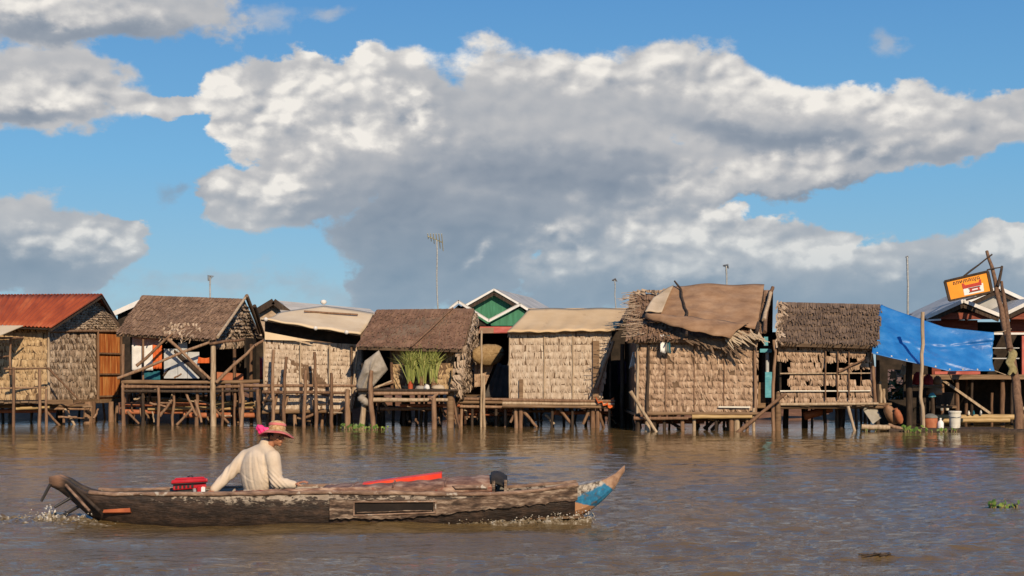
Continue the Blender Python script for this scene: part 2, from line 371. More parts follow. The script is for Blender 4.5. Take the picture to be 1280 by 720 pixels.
fb = t.noise(Dz, 34, 7, .60)
off = t.vm('ADD', Dz, (-.012, 0, .020))
nB = t.noise(off, 10, 7, .50)
fbB = t.noise(off, 34, 7, .60)
# billows: cells of a smooth Voronoi give the rounded cauliflower heads
def billow(v, sc):
    vn = t.n.new('ShaderNodeTexVoronoi'); vn.feature = 'SMOOTH_F1'; vn.inputs['Smoothness'].default_value = .35; vn.inputs['Scale'].default_value = sc
    wv = t.vm('ADD', v, t.vm('SCALE', t.vm('SUBTRACT', warp, (.5, .5, .5)), scale=.05)); t.l.new(wv, vn.inputs['Vector']); return t.m('SUBTRACT', 1.0, vn.outputs['Distance'])
bA, bB = billow(Dz, 30), billow(off, 30)
off2 = t.vm('ADD', Dz, (-.005, 0, .008))
cA, cB = billow(Dz, 72), billow(off2, 72)
F1 = t.m('ADD', body, t.m('ADD', t.m('MULTIPLY', t.m('SUBTRACT', nA, .5), 1.2), t.m('ADD', t.m('MULTIPLY', t.m('SUBTRACT', fb, .5), .55), t.m('MULTIPLY', t.m('SUBTRACT', bA, .6), .22))))
fc = t.noise(Dz, 85, 6, .6)
F1 = t.m('ADD', F1, t.m('MULTIPLY', t.m('SUBTRACT', fc, .5), .22))
a1 = t.smooth(F1, .04, t.m('MULTIPLY_ADD', t.smooth(t.m('MAXIMUM', bright, -1.0), -.6, .2), -.12, .27))
F2 = t.m('ADD', thin, t.m('MULTIPLY', t.m('SUBTRACT', fb, .55), 2.2))
a2 = t.m('MULTIPLY', t.smooth(F2, 0, .9), .55)
# loose cloud over the rest of the sky dome (outside the picture)
rest = t.m('MULTIPLY', t.smooth(t.noise(Dz, 3.0, 7, .6), .52, .68), t.smooth(t.m('ABSOLUTE', az), 8.5, 14))
alpha = t.m('MAXIMUM', t.m('MAXIMUM', a1, a2), t.m('MULTIPLY', rest, .8))
br = t.smooth(t.m('ADD', bright, t.m('ADD', t.m('MULTIPLY', t.m('SUBTRACT', fb, .5), 1.1), t.m('ADD', t.m('MULTIPLY', t.m('SUBTRACT', bA, .6), .5), t.m('MULTIPLY', t.m('SUBTRACT', cA, .6), .35)))), -.3, .95)
br = t.m('MAXIMUM', br, t.m('MULTIPLY', t.smooth(t.m('ADD', soft, t.m('ADD', t.m('MULTIPLY', t.m('SUBTRACT', fb, .5), .9), t.m('MULTIPLY', t.m('SUBTRACT', bA, .6), .4))), -.45, .75), .62))
dk = t.smooth(t.m('ADD', dark, t.m('MULTIPLY', t.m('SUBTRACT', nA, .5), .9)), -.5, .9)
relief = t.m('ADD', t.m('MULTIPLY', t.m('SUBTRACT', nA, nB), 1.3), t.m('ADD', t.m('MULTIPLY', t.m('SUBTRACT', fb, fbB), .45), t.m('ADD', t.m('MULTIPLY', t.m('SUBTRACT', bA, bB), .34), t.m('MULTIPLY', t.m('SUBTRACT', cA, cB), .42))))
relief = t.m('MULTIPLY', relief, t.m('MULTIPLY_ADD', br, .95, .20))
thinedge = t.smooth(F1, .55, .05)
L = t.m('ADD', t.m('ADD', t.m('MULTIPLY_ADD', br, .34, .60), t.m('MULTIPLY', thinedge, .06)), t.m('ADD', relief, t.m('MULTIPLY', dk, -.29)))
ccol = t.ramp(L, [(0, (.13, .19, .27)), (.22, (.215, .27, .35)), (.45, (.335, .375, .435)), (.68, (.56, .56, .57)), (1.0, (.93, .89, .83))])
skyc = t.n.new('ShaderNodeHueSaturation'); skyc.inputs['Saturation'].default_value = 1.0; skyc.inputs['Value'].default_value = 1.0
air = t.ramp(t.m('MULTIPLY', sep.outputs[2], 2.0), [(0, (.235, .40, .53)), (.10, (.215, .44, .62)), (.28, (.135, .40, .68)), (.55, (.07, .27, .60)), (1, (.04, .17, .45))])
t.l.new(t.mix(.8, sky.outputs[0], t.mix(1.0, air, (1 / STR,) * 3, 'MULTIPLY')), skyc.inputs['Color'])
# distant cloud low on the horizon sinks into the air in front of it
ccol = t.mix(t.smooth(el, 2.6, .2, 0.0, .62), ccol, (.26, .40, .52))
EXP_C = 0.95
cc = t.mix(1.0, ccol, (EXP_C / STR,) * 3, 'MULTIPLY')
t.l.new(t.mix(alpha, skyc.outputs[0], cc), bg.inputs[0])
w.cycles.sampling_method = 'MANUAL'; w.cycles.sample_map_resolution = 1024

# ------------------------------------------------------------------ water
nrng = np.random.default_rng(3)
_lat = nrng.random((256, 256)).astype(np.float64)
def vnoise(x, y):
    xi = np.floor(x).astype(int); yi = np.floor(y).astype(int); fx = x - xi; fy = y - yi
    fx = fx * fx * (3 - 2 * fx); fy = fy * fy * (3 - 2 * fy)
    g = lambda a, b: _lat[a % 256, b % 256]
    return (g(xi, yi) * (1 - fx) + g(xi + 1, yi) * fx) * (1 - fy) + (g(xi, yi + 1) * (1 - fx) + g(xi + 1, yi + 1) * fx) * fy
def water_h(x, y):
    wx = x + .5 * (vnoise(x * .5, y * .5) - .5); wy = y + .5 * (vnoise(x * .45 + 40, y * .45) - .5)
    h = .05 * (vnoise(wx * .55, wy * 1.5) - .5) + .042 * (vnoise(wx * 1.4 + 7, wy * 3.4 + 3) - .5) + .026 * (vnoise(wx * 3.0 + 17, wy * 7 + 31) - .5)
    h = h + .018 * (vnoise(wx * 6.5 + 5, wy * 14 + 9) - .5)
    calm = .45 + .75 * vnoise(x * .16 + 9, y * .22 + 2)
    h = h * calm * np.clip(1.1 - (y - 14) / 30, .26, 1.1)
    # swell pushed out by the boat: a smooth ridge in front of the hull, trailing behind the stern
    s = np.clip((1.5 - x) / 8, 0, 1)
    for k, (d, a, wd) in enumerate(((1.7, .075, .40), (2.2, .03, .3), (2.7, .03, .4))):
        c = 15.35 - d * (.75 + .5 * s)
        env = np.clip((.9 - x) / 1.2, 0, 1) * np.clip((x + 12) / 4, 0, 1)
        h = h * (1 - .55 * env * np.exp(-((y - c) / .45) ** 2)) + a * env * np.exp(-((y - c) / wd) ** 2)
    # propeller wash behind the stern
    env = np.clip((-4.35 - x) / .3, 0, 1); q = np.exp(-((y - 15.75) / .42) ** 2) * env
    h = h + q * (.10 * (vnoise(x * 7, y * 9) - .45) + .05 * (vnoise(x * 17, y * 19) - .5))
    return h
ys = [6.0]
while ys[-1] < 62: ys.append(ys[-1] + max(.030, ys[-1] * .0034))
ys = np.array(ys); NU = 420
us = np.linspace(-.46, .46, NU)
Yg, Ug = np.meshgrid(ys, us, indexing='ij'); Xg = Yg * Ug
Zg = water_h(Xg, Yg)
edge = np.minimum(np.clip((.46 - np.abs(Ug)) / .02, 0, 1), np.clip((Yg - 6) / 1, 0, 1) * np.clip((62 - Yg) / 6, 0, 1)); Zg = Zg * edge
me = bpy.data.meshes.new('water')
co = np.stack([Xg, Yg, Zg], -1).reshape(-1, 3)
nr = len(ys); idx = np.arange(nr * NU).reshape(nr, NU)
q = np.stack([idx[:-1, :-1], idx[:-1, 1:], idx[1:, 1:], idx[1:, :-1]], -1).reshape(-1, 4)
# a flat apron round the wavy sheet, sharing its border
ap = [(-600, -300, 0), (600, -300, 0), (600, 62, 0), (-600, 62, 0)]
n0 = len(co)
vs = [tuple(c) for c in co] + ap
fs = [tuple(int(i) for i in f) for f in q]
bl_, br_, tr_, tl_ = int(idx[0, 0]), int(idx[0, -1]), int(idx[-1, -1]), int(idx[-1, 0])
fs.append(tuple([n0, n0 + 1] + [int(i) for i in idx[0, ::-1]]))
fs.append(tuple([n0 + 1, n0 + 2] + [int(i) for i in idx[::-1, -1]]))
fs.append(tuple([n0 + 3, n0] + [int(i) for i in idx[:, 0]]))
me.from_pydata(vs, [], fs); me.polygons.foreach_set('use_smooth', [True] * len(fs)); me.update()
m, t, bs, _ = new_mat('river_water')
tc = t.n.new('ShaderNodeTexCoord').outputs['Object']
n1 = t.noise(t.vm('MULTIPLY', tc, (.18, .5, 1)), 1, 4, .5)
t.l.new(t.mix(n1, (.112, .072, .028), (.156, .104, .043)), bs.inputs['Base Color'])
bs.inputs['Roughness'].default_value = .07; bs.inputs['IOR'].default_value = 1.333; bs.inputs['Specular IOR Level'].default_value = .5
sy = t.n.new('ShaderNodeSeparateXYZ'); t.l.new(tc, sy.inputs[0])
bn = t.n.new('ShaderNodeBump'); t.l.new(t.lin(sy.outputs[1], 13, 29, .85, .13), bn.inputs['Strength']); bn.inputs['Distance'].default_value = .05
hh = t.m('ADD', t.noise(t.vm('MULTIPLY', tc, (2.2, 4.5, 1)), 1.4, 5, .6, .3), t.m('MULTIPLY', t.noise(t.vm('MULTIPLY', tc, (7, 14, 1)), 1.2, 3, .6, .2), .35))
t.l.new(hh, bn.inputs['Height']); t.l.new(bn.outputs[0], bs.inputs['Normal'])
me.materials.append(m)
water = bpy.data.objects.new('water', me); C.objects.link(water); water['kind'] = 'structure'

# the low mud shore under and behind the huts, running out to the horizon
b = MB()
rows = [(44.2, -.5), (45.2, -.12), (46.2, .12), (47.2, .42), (48.5, .62), (51, .7), (60, .75), (120, .8), (600, .8), (6000, .8)]
xs = [-2500, -400, -60] + [x * .8 for x in range(-38, 39)] + [60, 400, 2500]
vs = []
for j, (y, z) in enumerate(rows):
    for x in xs:
        jz = rng.uniform(-.1, .1) if 0 < j < 6 and abs(x) < 50 else 0
        jy = rng.uniform(-.4, .4) if 0 < j < 5 and abs(x) < 50 else 0
        vs.append((x, y + jy, z + jz))
W_ = len(xs)
b.add(vs, [(j * W_ + i, j * W_ + i + 1, (j + 1) * W_ + i + 1, (j + 1) * W_ + i) for j in range(len(rows) - 1) for i in range(W_ - 1)], True)
bank = b.build('river_bank', 'mud'); bank['kind'] = 'structure'
# ------------------------------------------------------------------ house helpers
def back(p, d): p = Vector(p); return p + Vector((0, d, 0))
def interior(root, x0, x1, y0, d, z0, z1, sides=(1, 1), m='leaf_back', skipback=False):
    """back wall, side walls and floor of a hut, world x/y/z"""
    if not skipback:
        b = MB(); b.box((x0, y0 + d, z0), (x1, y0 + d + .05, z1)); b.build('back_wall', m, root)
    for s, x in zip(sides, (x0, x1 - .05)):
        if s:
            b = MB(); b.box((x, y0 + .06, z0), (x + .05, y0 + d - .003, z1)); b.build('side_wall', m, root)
def deck(root, x0, x1, y0, d, z, r=None, wood='deck_wood', name='floor'):
    """floor of poles laid front to back"""
    r = r or rng
    b = MB(); n = max(2, int((x1 - x0) / .11))
    for i in range(n):
        x = x0 + (i + .5) * (x1 - x0) / n; w = (x1 - x0) / n * r.uniform(.4, .49); dz = r.uniform(-.015, .015)
        b.box((x - w, y0 + r.uniform(-.06, .03), z - .05 + dz), (x + w, y0 + d, z + dz))
    return b.build(name, wood, root)
def beam(root, a, c, r0, name='beam', m='pole_wood', amp=.012):
    return pole([a, c], r0, name, root, m, amp=amp)
def stilts(root, xs, Y, ytop, zbot=-.5, r0=.055, m='pole_wood', dy=(0, .15), name='stilt'):
    for px in xs:
        y = Y + rng.uniform(*dy); t_ = P(px, ytop, y); bt = Vector((t_.x + rng.uniform(-.08, .08), y + rng.uniform(-.05, .05), zbot))
        pole([bt, t_], r0 * rng.uniform(.8, 1.2), name, root, m, amp=.015)
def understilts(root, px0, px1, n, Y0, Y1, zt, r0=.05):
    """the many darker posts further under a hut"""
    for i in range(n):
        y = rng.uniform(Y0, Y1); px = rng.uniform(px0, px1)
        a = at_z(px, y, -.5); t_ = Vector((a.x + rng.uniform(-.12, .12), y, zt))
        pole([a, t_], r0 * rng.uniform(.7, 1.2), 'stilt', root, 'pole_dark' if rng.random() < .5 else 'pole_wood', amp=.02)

def sticks(root, px0, px1, py0, py1, Y0, Y1, n):
    for i in range(n):
        y = rng.uniform(Y0, Y1); a = (rng.uniform(px0, px1), rng.uniform(py0, py1)); ang = rng.choice((0, 0, .25, -.3, 1.0, -1.1, 1.4)); L_ = rng.uniform(10, 26)
        e = (a[0] + L_ * math.cos(ang), min(a[1] + L_ * math.sin(ang), py1 + 4) if ang > 0 else max(py0 - 3, a[1] + L_ * math.sin(ang)))
        pole([P(*a, y), P(*e, y + rng.uniform(-.2, .2))], rng.uniform(.022, .045), 'brace', root, rng.choice(('pole_wood', 'pole_dark', 'pole_wood', 'pole_pale', 'plank_brown')), amp=.03)
# ================================================================== 1: rust-roofed hut at the left
Y1 = 41.0
h1 = thing('stilt_hut', 'woven palm-leaf hut with a rusty orange tin roof and an orange plank door', 'hut', at_z(60, Y1, 0), 'stilt huts along the river')
c0 = P(60, 500.5, Y1); c1 = P(60, 408, Y1 + .05)
g0 = P(151, 498, Y1 + 3.6); g1 = P(149, 404, Y1 + 3.6)
gl = P(-30, 500.5, Y1 + .5); gt = P(-30, 406, Y1 + .5)
b = MB(); b.slab(gl, c0, c1, gt, .05); b.build('wall_core', 'leaf_back', h1)
b = MB(); leafwall(b, gl, c0, c1, gt, .19, .19, .03); b.build('front_wall', 'leaf_gold', h1)
# gable wall: lower rectangle + triangle
gm0 = P(60, 414, Y1); gm1 = P(150, 414, Y1 + 3.6); apx = P(119, 371, Y1 + 2.0)
gd0 = P(118, 499, Y1 + 2.3)
b = MB(); b.slab(c0, g0, gm1, gm0, .05); gn = (g0 - c0).cross(gm0 - c0).normalized()
b.prism([gm0 + Vector((0, 0, .01)), gm1 + Vector((0, 0, .01)), g1, apx, c1], -gn * .05); b.build('gable_core', 'leaf_back', h1)
b = MB()
def on_gable(u, v): # u along wall, v along z up from the floor line
    return c0.lerp(g0, u), v
leafwall(b, c0, c0.lerp(g0, .62), gm0.lerp(gm1, .62), gm0, .19, .18, .035)
for k in range(5):   # leaf courses in the triangle, shorter towards the top
    t0_, t1_ = k / 5, (k + 1) / 5
    L0 = gm0.lerp(apx, t0_); R0 = gm1.lerp(apx, t0_ ** 1.0); L1 = gm0.lerp(apx, t1_); R1 = gm1.lerp(apx, t1_)
    leafwall(b, L0, R0, R1, L1, .2, .17, .035)
b.build('gable_wall', 'leaf_grey', h1)
# door
d0 = c0.lerp(g0, .655) + gn * .03; d1 = c0.lerp(g0, .975) + gn * .03
dz = gm0.z - c0.z
dr = MB()
for k in range(6):
    a = d0.lerp(d1, k / 6 + .008); e = d0.lerp(d1, (k + 1) / 6 - .008); up = Vector((0, 0, dz * (1 if k != 5 else .96)))
    dr.slab(a, e, e + up, a + up, .03)
door = dr.build('door', 'door_orange', h1)
for fz in (.04, .38, .70):
    b = MB(); b.beam(d0 + Vector((0, 0, dz * fz)) + gn * .03, d1 + Vector((0, 0, dz * fz)) + gn * .03, .05, .05); b.build('door_rail', 'pole_wood', door)
for u in (.645, .985):
    p_ = c0.lerp(g0, u) + gn * .06; pole([p_ + Vector((0, 0, -.1)), p_ + Vector((0, 0, dz + .08))], .045, 'door_post', h1, 'pole_wood')
pole([gm0 + gn * .05, gm1 + gn * .05], .05, 'wall_beam', h1, 'pole_wood')
pole([c0 + gn * .05 + Vector((0, -.05, -.1)), c1 + gn * .04 + Vector((0, -.05, 0))], .045, 'corner_post', h1, 'pole_pale')
# corrugated roof, two slopes
def corr(name, el, er, rr, rl, n, amp=.022, m='rust_tin', thick=True):
    el, er, rr, rl = map(Vector, (el, er, rr, rl)); nn = (er - el).cross(rl - el).normalized()
    b = MB(); b.grid(lambda u, v: (el * (1 - u) + er * u) * (1 - v) + (rl * (1 - u) + rr * u) * v + nn * (amp * math.sin(u * n * 2 * math.pi)), n * 6, 6)
    o = b.build(name, m, None, root=el)
    sm = o.modifiers.new('thickness', 'SOLIDIFY'); sm.thickness = .012; sm.offset = -1
    return o
def adopt(o, parent):
    d = Vector(o['_org']) - Vector(parent['_org']); o.parent = parent; o.location = d; return o
rl = P(-40, 368.5, Y1 + 2.2); rr = P(128, 367.5, Y1 + 1.75); el_ = P(-40, 404.5, Y1 + .15); er_ = P(64, 409, Y1 - .45)
adopt(corr('roof', el_, er_, rr, rl, 22), h1)
bk_r = P(148, 401, Y1 + 3.9); bk_l = P(-20, 401, Y1 + 4.6)
adopt(corr('roof', bk_r, bk_l, rl, rr, 22), h1)
for a_, c_ in ((er_, rr), (rr, bk_r)):
    off = Vector((-.05, .03, -.07)); b = MB(); b.beam(a_ + off, c_ + off, .05, .11); b.build('barge_board', 'pole_dark', h1)
pole([er_ + Vector((-.1, .1, -.05)), el_ + Vector((0, .1, -.05))], .04, 'eave_beam', h1, 'pole_dark')
for k in range(5):
    q0 = er_.lerp(rr, .1 + .2 * k); pole([q0 + Vector((-.5, .25, -.05)), q0 + Vector((-.05, .02, -.045))], .03, 'purlin', h1, 'pole_wood')
# porch awning at the far left
b = MB(); a0 = P(-60, 421, Y1 - 1.6); a1 = P(0, 419, Y1 - 1.6); a2 = P(29, 406.8, Y1 - .4); a3 = P(-60, 407, Y1 - .2)
b.slab(a0, a1, a2, a3, .02); b.build('awning', 'sheet_cream', h1)
pole([P(-20, 423, Y1 - 1.5), P(29, 422, Y1 - .3)], .035, 'awning_beam', h1)
pole([P(13, 470, Y1 - .5), P(13, 421, Y1 - .5)], .04, 'awning_post', h1)
pole([P(-10, 447, Y1 - .5), P(13, 445, Y1 - .5)], .03, 'railing', h1)
# platform, rail, stilts
b = MB(); b.beam(P(-20, 503, Y1 - .25), P(92, 502, Y1 - .1), .10, .12); b.build('beam', 'plank_brown', h1)
b = MB(); b.beam(P(60, 503, Y1 + .05), P(152, 500.5, Y1 + 3.5), .10, .12); b.build('beam', 'plank_brown', h1)
deck(h1, P(-30, 500, Y1).x, P(60, 500, Y1).x, Y1 - .3, 4, P(0, 501.5, Y1).z)
beam(h1, P(20, 511, Y1 - .1), P(62, 509, Y1 - .1), .05, m='bamboo')
beam(h1, P(-20, 508, Y1 + .4), P(110, 507, Y1 + .6), .06, m='plank_brown')
R1 = [P(5, 461, Y1 - .9), P(60, 460.5, Y1 - .8)]
pole(R1, .035, 'railing', h1); pole([P(60, 460, Y1 - .8), P(97, 498, Y1 - .3)], .035, 'brace', h1)
pole([P(-10, 486, Y1 - .9), P(58, 484.5, Y1 - .8)], .03, 'railing', h1)
for px, yt, r0 in ((17, 459, .05), (49.5, 461, .05), (58, 486, .045)):
    pole([at_z(px, Y1 - .9, -.5), P(px, yt, Y1 - .9)], r0, 'railing_post', h1)
for px, y, r0 in ((-8, .2, .07), (80, .6, .04), (110, 1.4, .16), (117, 1.6, .08), (139, 2.6, .1), (146, 3.2, .06)):
    pole([at_z(px, Y1 + y, -.5), P(px, 502, Y1 + y)], r0, 'stilt', h1)
pole([at_z(99, Y1 + .4, -.2), P(81, 511, Y1 + .5)], .045, 'brace', h1, 'pole_pale'); pole([at_z(78, Y1 + .2, -.1), P(56, 512, Y1)], .04, 'brace', h1)
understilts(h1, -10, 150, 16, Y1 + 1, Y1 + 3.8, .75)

# white-edged roof peeking out behind huts 1 and 2
def gable_house(name, label, cat, apex, left, right, Y, depth, wallm, trimm, roofm, base, trim=.16, group=None, back_roof_shift=0):
    """far house: front gable with pale barge boards, two roof slopes running back, plain walls"""
    A = P(*apex, Y); Lp = P(*left, Y); Rp = P(*right, Y); dv = Vector((back_roof_shift, depth, 0))
    o = thing(name, label, cat, Vector((A.x, Y, base)), group)
    b = MB(); q = .12
    b.prism([Vector((Lp.x + q, Y + .25, base)), Vector((Rp.x - q, Y + .25, base)), Vector((Rp.x - q, Y + .25, Rp.z - .02)), Vector((A.x, Y + .25, A.z - .1)), Vector((Lp.x + q, Y + .25, Lp.z - .02))], dv * .98); b.build('wall', wallm, o)
    for e, s in ((Lp, 1), (Rp, -1)):
        b = MB(); bb = [e, A, A + dv, e + dv] if s > 0 else [A, e, e + dv, A + dv]
        b.slab(*bb, .05); b.build('roof', roofm, o)
        b = MB(); b.beam(e + Vector((0, -.02, -.03)), A + Vector((0, -.02, -.03)), .05, trim); b.build('barge_board', trimm, o)
    return o
gable_house('house', 'house with a white roof edge just showing between the rust roof and the thatch', 'house', (185, 372), (140, 392), (240, 393), 48, 6, 'dark_inside', 'white_trim', 'tin_pale', .8)

# ================================================================== 2: open thatched hut
Y2 = 41.0
h2 = thing('stilt_hut', 'open-fronted stilt hut under a shaggy brown thatch with laundry hung along its front', 'hut', at_z(230, Y2, 0), 'stilt huts along the river')
el_, er_, rr, rl = P(146, 416, Y2 - .3), P(270, 423.5, Y2 - .3), P(305, 373.5, Y2 + 2.2), P(178, 369, Y2 + 2.2)
b = MB(); b.slab(el_, er_, rr, rl, .10); rf = b.build('roof', 'thatch_dark', h2)
b = MB(); thatch(b, el_, er_, rr, rl, 11, .055, .03, fringe=.2); b.build('thatch', 'thatch_brown', rf)
bl_, br_ = P(150, 412, Y2 + 4.6), P(325, 418, Y2 + 4.6)
b = MB(); b.slab(br_, bl_, rl, rr, .10); rf2 = b.build('roof', 'thatch_dark', h2)
b = MB(); thatch(b, er_ + Vector((.0, -.05, .06)), er_.lerp(el_, .16) + Vector((0, -.05, .1)), rl.lerp(rr, .86) + Vector((0, -.05, .1)), rr + Vector((0, -.05, .08)), 1, .05) if False else None
# loose pale fronds on the eave
b = MB()
for k in range(60):
    u = rng.uniform(.42, .8); v = rng.uniform(.0, .3); q = (el_ * (1 - u) + er_ * u) * (1 - v) + (rl * (1 - u) + rr * u) * v
    d = Vector((rng.uniform(-.3, .15), rng.uniform(-.12, 0), rng.uniform(-.35, -.1))); s_ = Vector((.03, 0, .012))
    q = q + Vector((0, -.06, .06)); b.add([q - s_, q + s_, q + d + s_ * .4, q + d - s_ * .4], [(0, 1, 2, 3)])
b.build('loose_fronds', 'leaf_grey', rf)
# gable of leaves on the right
ga, gb, gc = P(264, 426, Y2 + .2), P(322, 424, Y2 + 4.2), P(305, 376, Y2 + 2.2)
b = MB(); b.prism([ga, gb, gc], (-.04, .04, 0)); gcore = b.build('gable_core', 'leaf_back', h2)
b = MB()
for k in range(5):
    leafwall(b, ga.lerp(gc, k / 5.5), gb.lerp(gc, k / 5.5), gb.lerp(gc, (k + 1) / 5.5), ga.lerp(gc, (k + 1) / 5.5), .22, .24, .06, jit=.5)
leafwall(b, ga + Vector((0, 0, -.25)), gb + Vector((0, 0, -.25)), gb, ga, .16, .25, .06, jit=.6)
b.build('gable_wall', 'leaf_grey', h2)
pole([er_ + Vector((.05, -.02, .05)), rr + Vector((.06, -.02, .06))], .05, 'barge_pole', h2, 'pole_pale')
pole([gc + Vector((.1, -.1, .15)), gb + Vector((.15, -.3, .2))], .07, 'barge_pole', h2, 'thatch_dark')
pole([gc + Vector((.3, .1, -.15)), P(330, 421, Y2 + 3.8)], .06, 'barge_pole', h2, 'pole_dark')
z2 = P(200, 477, Y2).z
x0, x1 = P(153, 477, Y2).x, P(318, 477, Y2 + 1.2).x
deck(h2, x0, x1, Y2, 4.2, z2)
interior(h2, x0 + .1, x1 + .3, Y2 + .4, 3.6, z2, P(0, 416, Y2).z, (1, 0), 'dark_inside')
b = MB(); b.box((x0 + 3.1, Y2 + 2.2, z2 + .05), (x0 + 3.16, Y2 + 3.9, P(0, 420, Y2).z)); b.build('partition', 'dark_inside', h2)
# frame posts and crooked crossing rails
for px, y, yt, r0 in ((154, -.3, 430, .055), (179, -.2, 424, .04), (266.5, -.35, 428, .085), (293, .5, 436, .06), (314, 1.0, 430, .06)):
    pole([at_z(px, Y2 + y, -.5), P(px, yt, Y2 + y)], r0, 'post', h2, 'pole_pale' if px in (266.5,) else 'pole_wood')
for a_, c_, r0 in (((147, 473), (262, 428), .05), ((170.5, 457.5), (216, 417), .045), ((210, 424), (263, 474), .05), ((270.5, 478), (319, 431), .05), ((319, 432), (341, 420), .045), ((262, 430), (306, 424), .05)):
    pole([P(*a_, Y2 - .45), P(*c_, Y2 - .4)], r0, 'brace', h2, 'pole_wood', amp=.03)
pole([P(205, 470, Y2 + .3), P(244, 462, Y2 + .3)], .05, 'brace', h2, 'pole_dark'); pole([P(218, 438, Y2 + .2), P(257, 474, Y2 + .1)], .09, 'brace', h2, 'pole_dark'); pole([P(222, 450, Y2 + .2), P(204, 470, Y2 + .1)], .04, 'brace', h2, 'pole_dark')
for y_, r0, mm in ((477.5, .06, 'plank_brown'), (483.5, .05, 'pole_wood'), (489, .045, 'pole_dark')):
    beam(h2, P(152, y_, Y2 - .3), P(268, y_ + .5, Y2 - .3), r0, m=mm); beam(h2, P(268, y_ + .3, Y2 - .3), P(338, y_ - 1, Y2 + .2), r0, m=mm)
for px, yt, r0 in ((154, 478, .06), (179, 478, .05), (198, 484, .05), (217, 488, .05), (246, 482, .06), (267, 478, .05), (278, 484, .045), (293, 478, .05), (302, 478, .07), (325, 486, .06)):
    y = Y2 - .3 + rng.uniform(-.1, .25)
    pole([at_z(px + rng.uniform(-1, 1), y, -.5), P(px, yt, y)], r0, 'stilt', h2, 'pole_wood' if rng.random() < .65 else 'pole_dark', amp=.035)
for a_, c_ in (((159, 514), (174, 530)), ((221, 531), (241, 510)), ((200, 520), (215, 500)), ((262, 505), (286, 529)), ((244, 500), (252, 528)), ((232, 490), (246, 520))):
    pole([P(*a_, Y2 - .2), P(*c_, Y2 - .25)], .042, 'brace', h2)
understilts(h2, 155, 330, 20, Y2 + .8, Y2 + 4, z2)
sticks(h2, 152, 320, 490, 524, Y2 - .2, Y2 + 1.2, 26)
sticks(h2, 152, 250, 470, 486, Y2 - .35, Y2 - .1, 6)
sticks(h1, 0, 140, 505, 524, Y1 + .2, Y1 + 1.2, 12)
beam(h2, P(268, 504, Y2 + .8), P(322, 506, Y2 + .8), .09, m='bamboo')

for a_, c_, y_, mm, r0 in ((150, 262, 506, 'rust_tub', .07), (185, 330, 511, 'bamboo', .06), (150, 240, 515, 'rust_tub', .08), (230, 325, 519, 'rust_tub', .09)):
    beam(h2, P(a_, y_, Y2 + .5), P(c_, y_ + rng.uniform(-1, 1), Y2 + .7), r0, m=mm, amp=.02)
for a_, c_, y_, mm, r0 in ((-10, 70, 514, 'rust_tub', .06), (60, 112, 511, 'pole_wood', .05)):
    beam(h1, P(a_, y_, Y1 + .5), P(c_, y_, Y1 + .7), r0, m=mm, amp=.02)
def hung(name, pts, m, label, cat, thick=.02, sag=.02, group=None, waves=3, n=10):
    """hanging cloth from four corners bl,br,tr,tl with soft vertical folds"""
    bl, br, tr, tl = map(Vector, pts); nn = (br - bl).cross(tl - bl).normalized(); ph = rng.uniform(0, 6)
    b = MB(); b.grid(lambda u, v: (bl * (1 - u) + br * u) * (1 - v) + (tl * (1 - u) + tr * u) * v + nn * (sag * math.sin(u * waves * 6.28 + ph + v) * (1 - .5 * v)) + Vector((0, 0, -sag * 2 * math.sin(u * 3.14) * v)), n, n)
    o = b.build(name, m, None, root=mean((bl, br)))
    sm = o.modifiers.new('thickness', 'SOLIDIFY'); sm.thickness = thick
    return tag(o, label, cat, group)
def Q4(x0, x1, yb, yt, Y, dx=0): return (P(x0 + dx, yb, Y), P(x1 + dx, yb, Y), P(x1, yt, Y), P(x0, yt, Y))
hung('sheet', Q4(165, 191, 463, 431, Y2 + .05), 'white_cloth', 'white sheet hanging beside the orange cloth under the thatch', 'laundry', group='laundry on the open hut')
hung('sheet', Q4(165, 200, 434, 420, Y2 + .12), 'pink_cloth', 'pale pink cloth hung along the eave above the white sheet', 'laundry', group='laundry on the open hut')
hung('sheet', Q4(190.5, 202, 461, 430, Y2 + .04), 'orange_red', 'bright orange cloth hanging next to the white sheet', 'laundry', group='laundry on the open hut')
hung('sheet', Q4(177, 200, 475, 463, Y2 + .15), 'teal_cloth', 'dark teal cloth hanging below the white sheet', 'laundry', group='laundry on the open hut')
hung('shirt', Q4(248, 264, 454, 446, Y2 + .0, -1), 'orange_red', 'small orange garment hanging behind the crossed poles', 'laundry', group='laundry on the open hut')
for i, (a_, c_, tp) in enumerate(((205, 222, 436), (222.5, 234, 428), (234.5, 249, 440))):
    b = MB(); b.slab(P(a_, 473, Y2 + .12), P(c_, 473, Y2 + .12), P(c_, tp, Y2 + .12), P(a_, tp, Y2 + .12), .03)
    o = b.build('panel', 'grey_sheet', None, root=P(a_, 473, Y2 + .12))
    tag(o, ('grey sheet panel nearest the orange cloth', 'tallest grey sheet panel, the middle one behind the crossed poles', 'grey sheet panel nearest the thick pale post')[i], 'panel', 'grey panels in the open hut')
b = MB(); b.slab(P(271, 476, Y2 + .35), P(304, 475.5, Y2 + .6), P(304, 467, Y2 + .6), P(271, 465, Y2 + .35), .04)
tag(b.build('board', 'rust_tub', None, root=P(271, 476, Y2 + .35)), 'low orange-brown board standing on the deck behind the right posts', 'board')
for px, c_, lab in ((327, 'red_cloth', 'dark red garment hanging in the gap before the plain woven wall'), (331, 'white_cloth', 'white garment hanging in the gap before the plain woven wall')):
    hung('shirt', Q4(px - 2.2, px + 2.2, 474, 446, Y2 + 1.0), c_, lab, 'laundry', n=6)
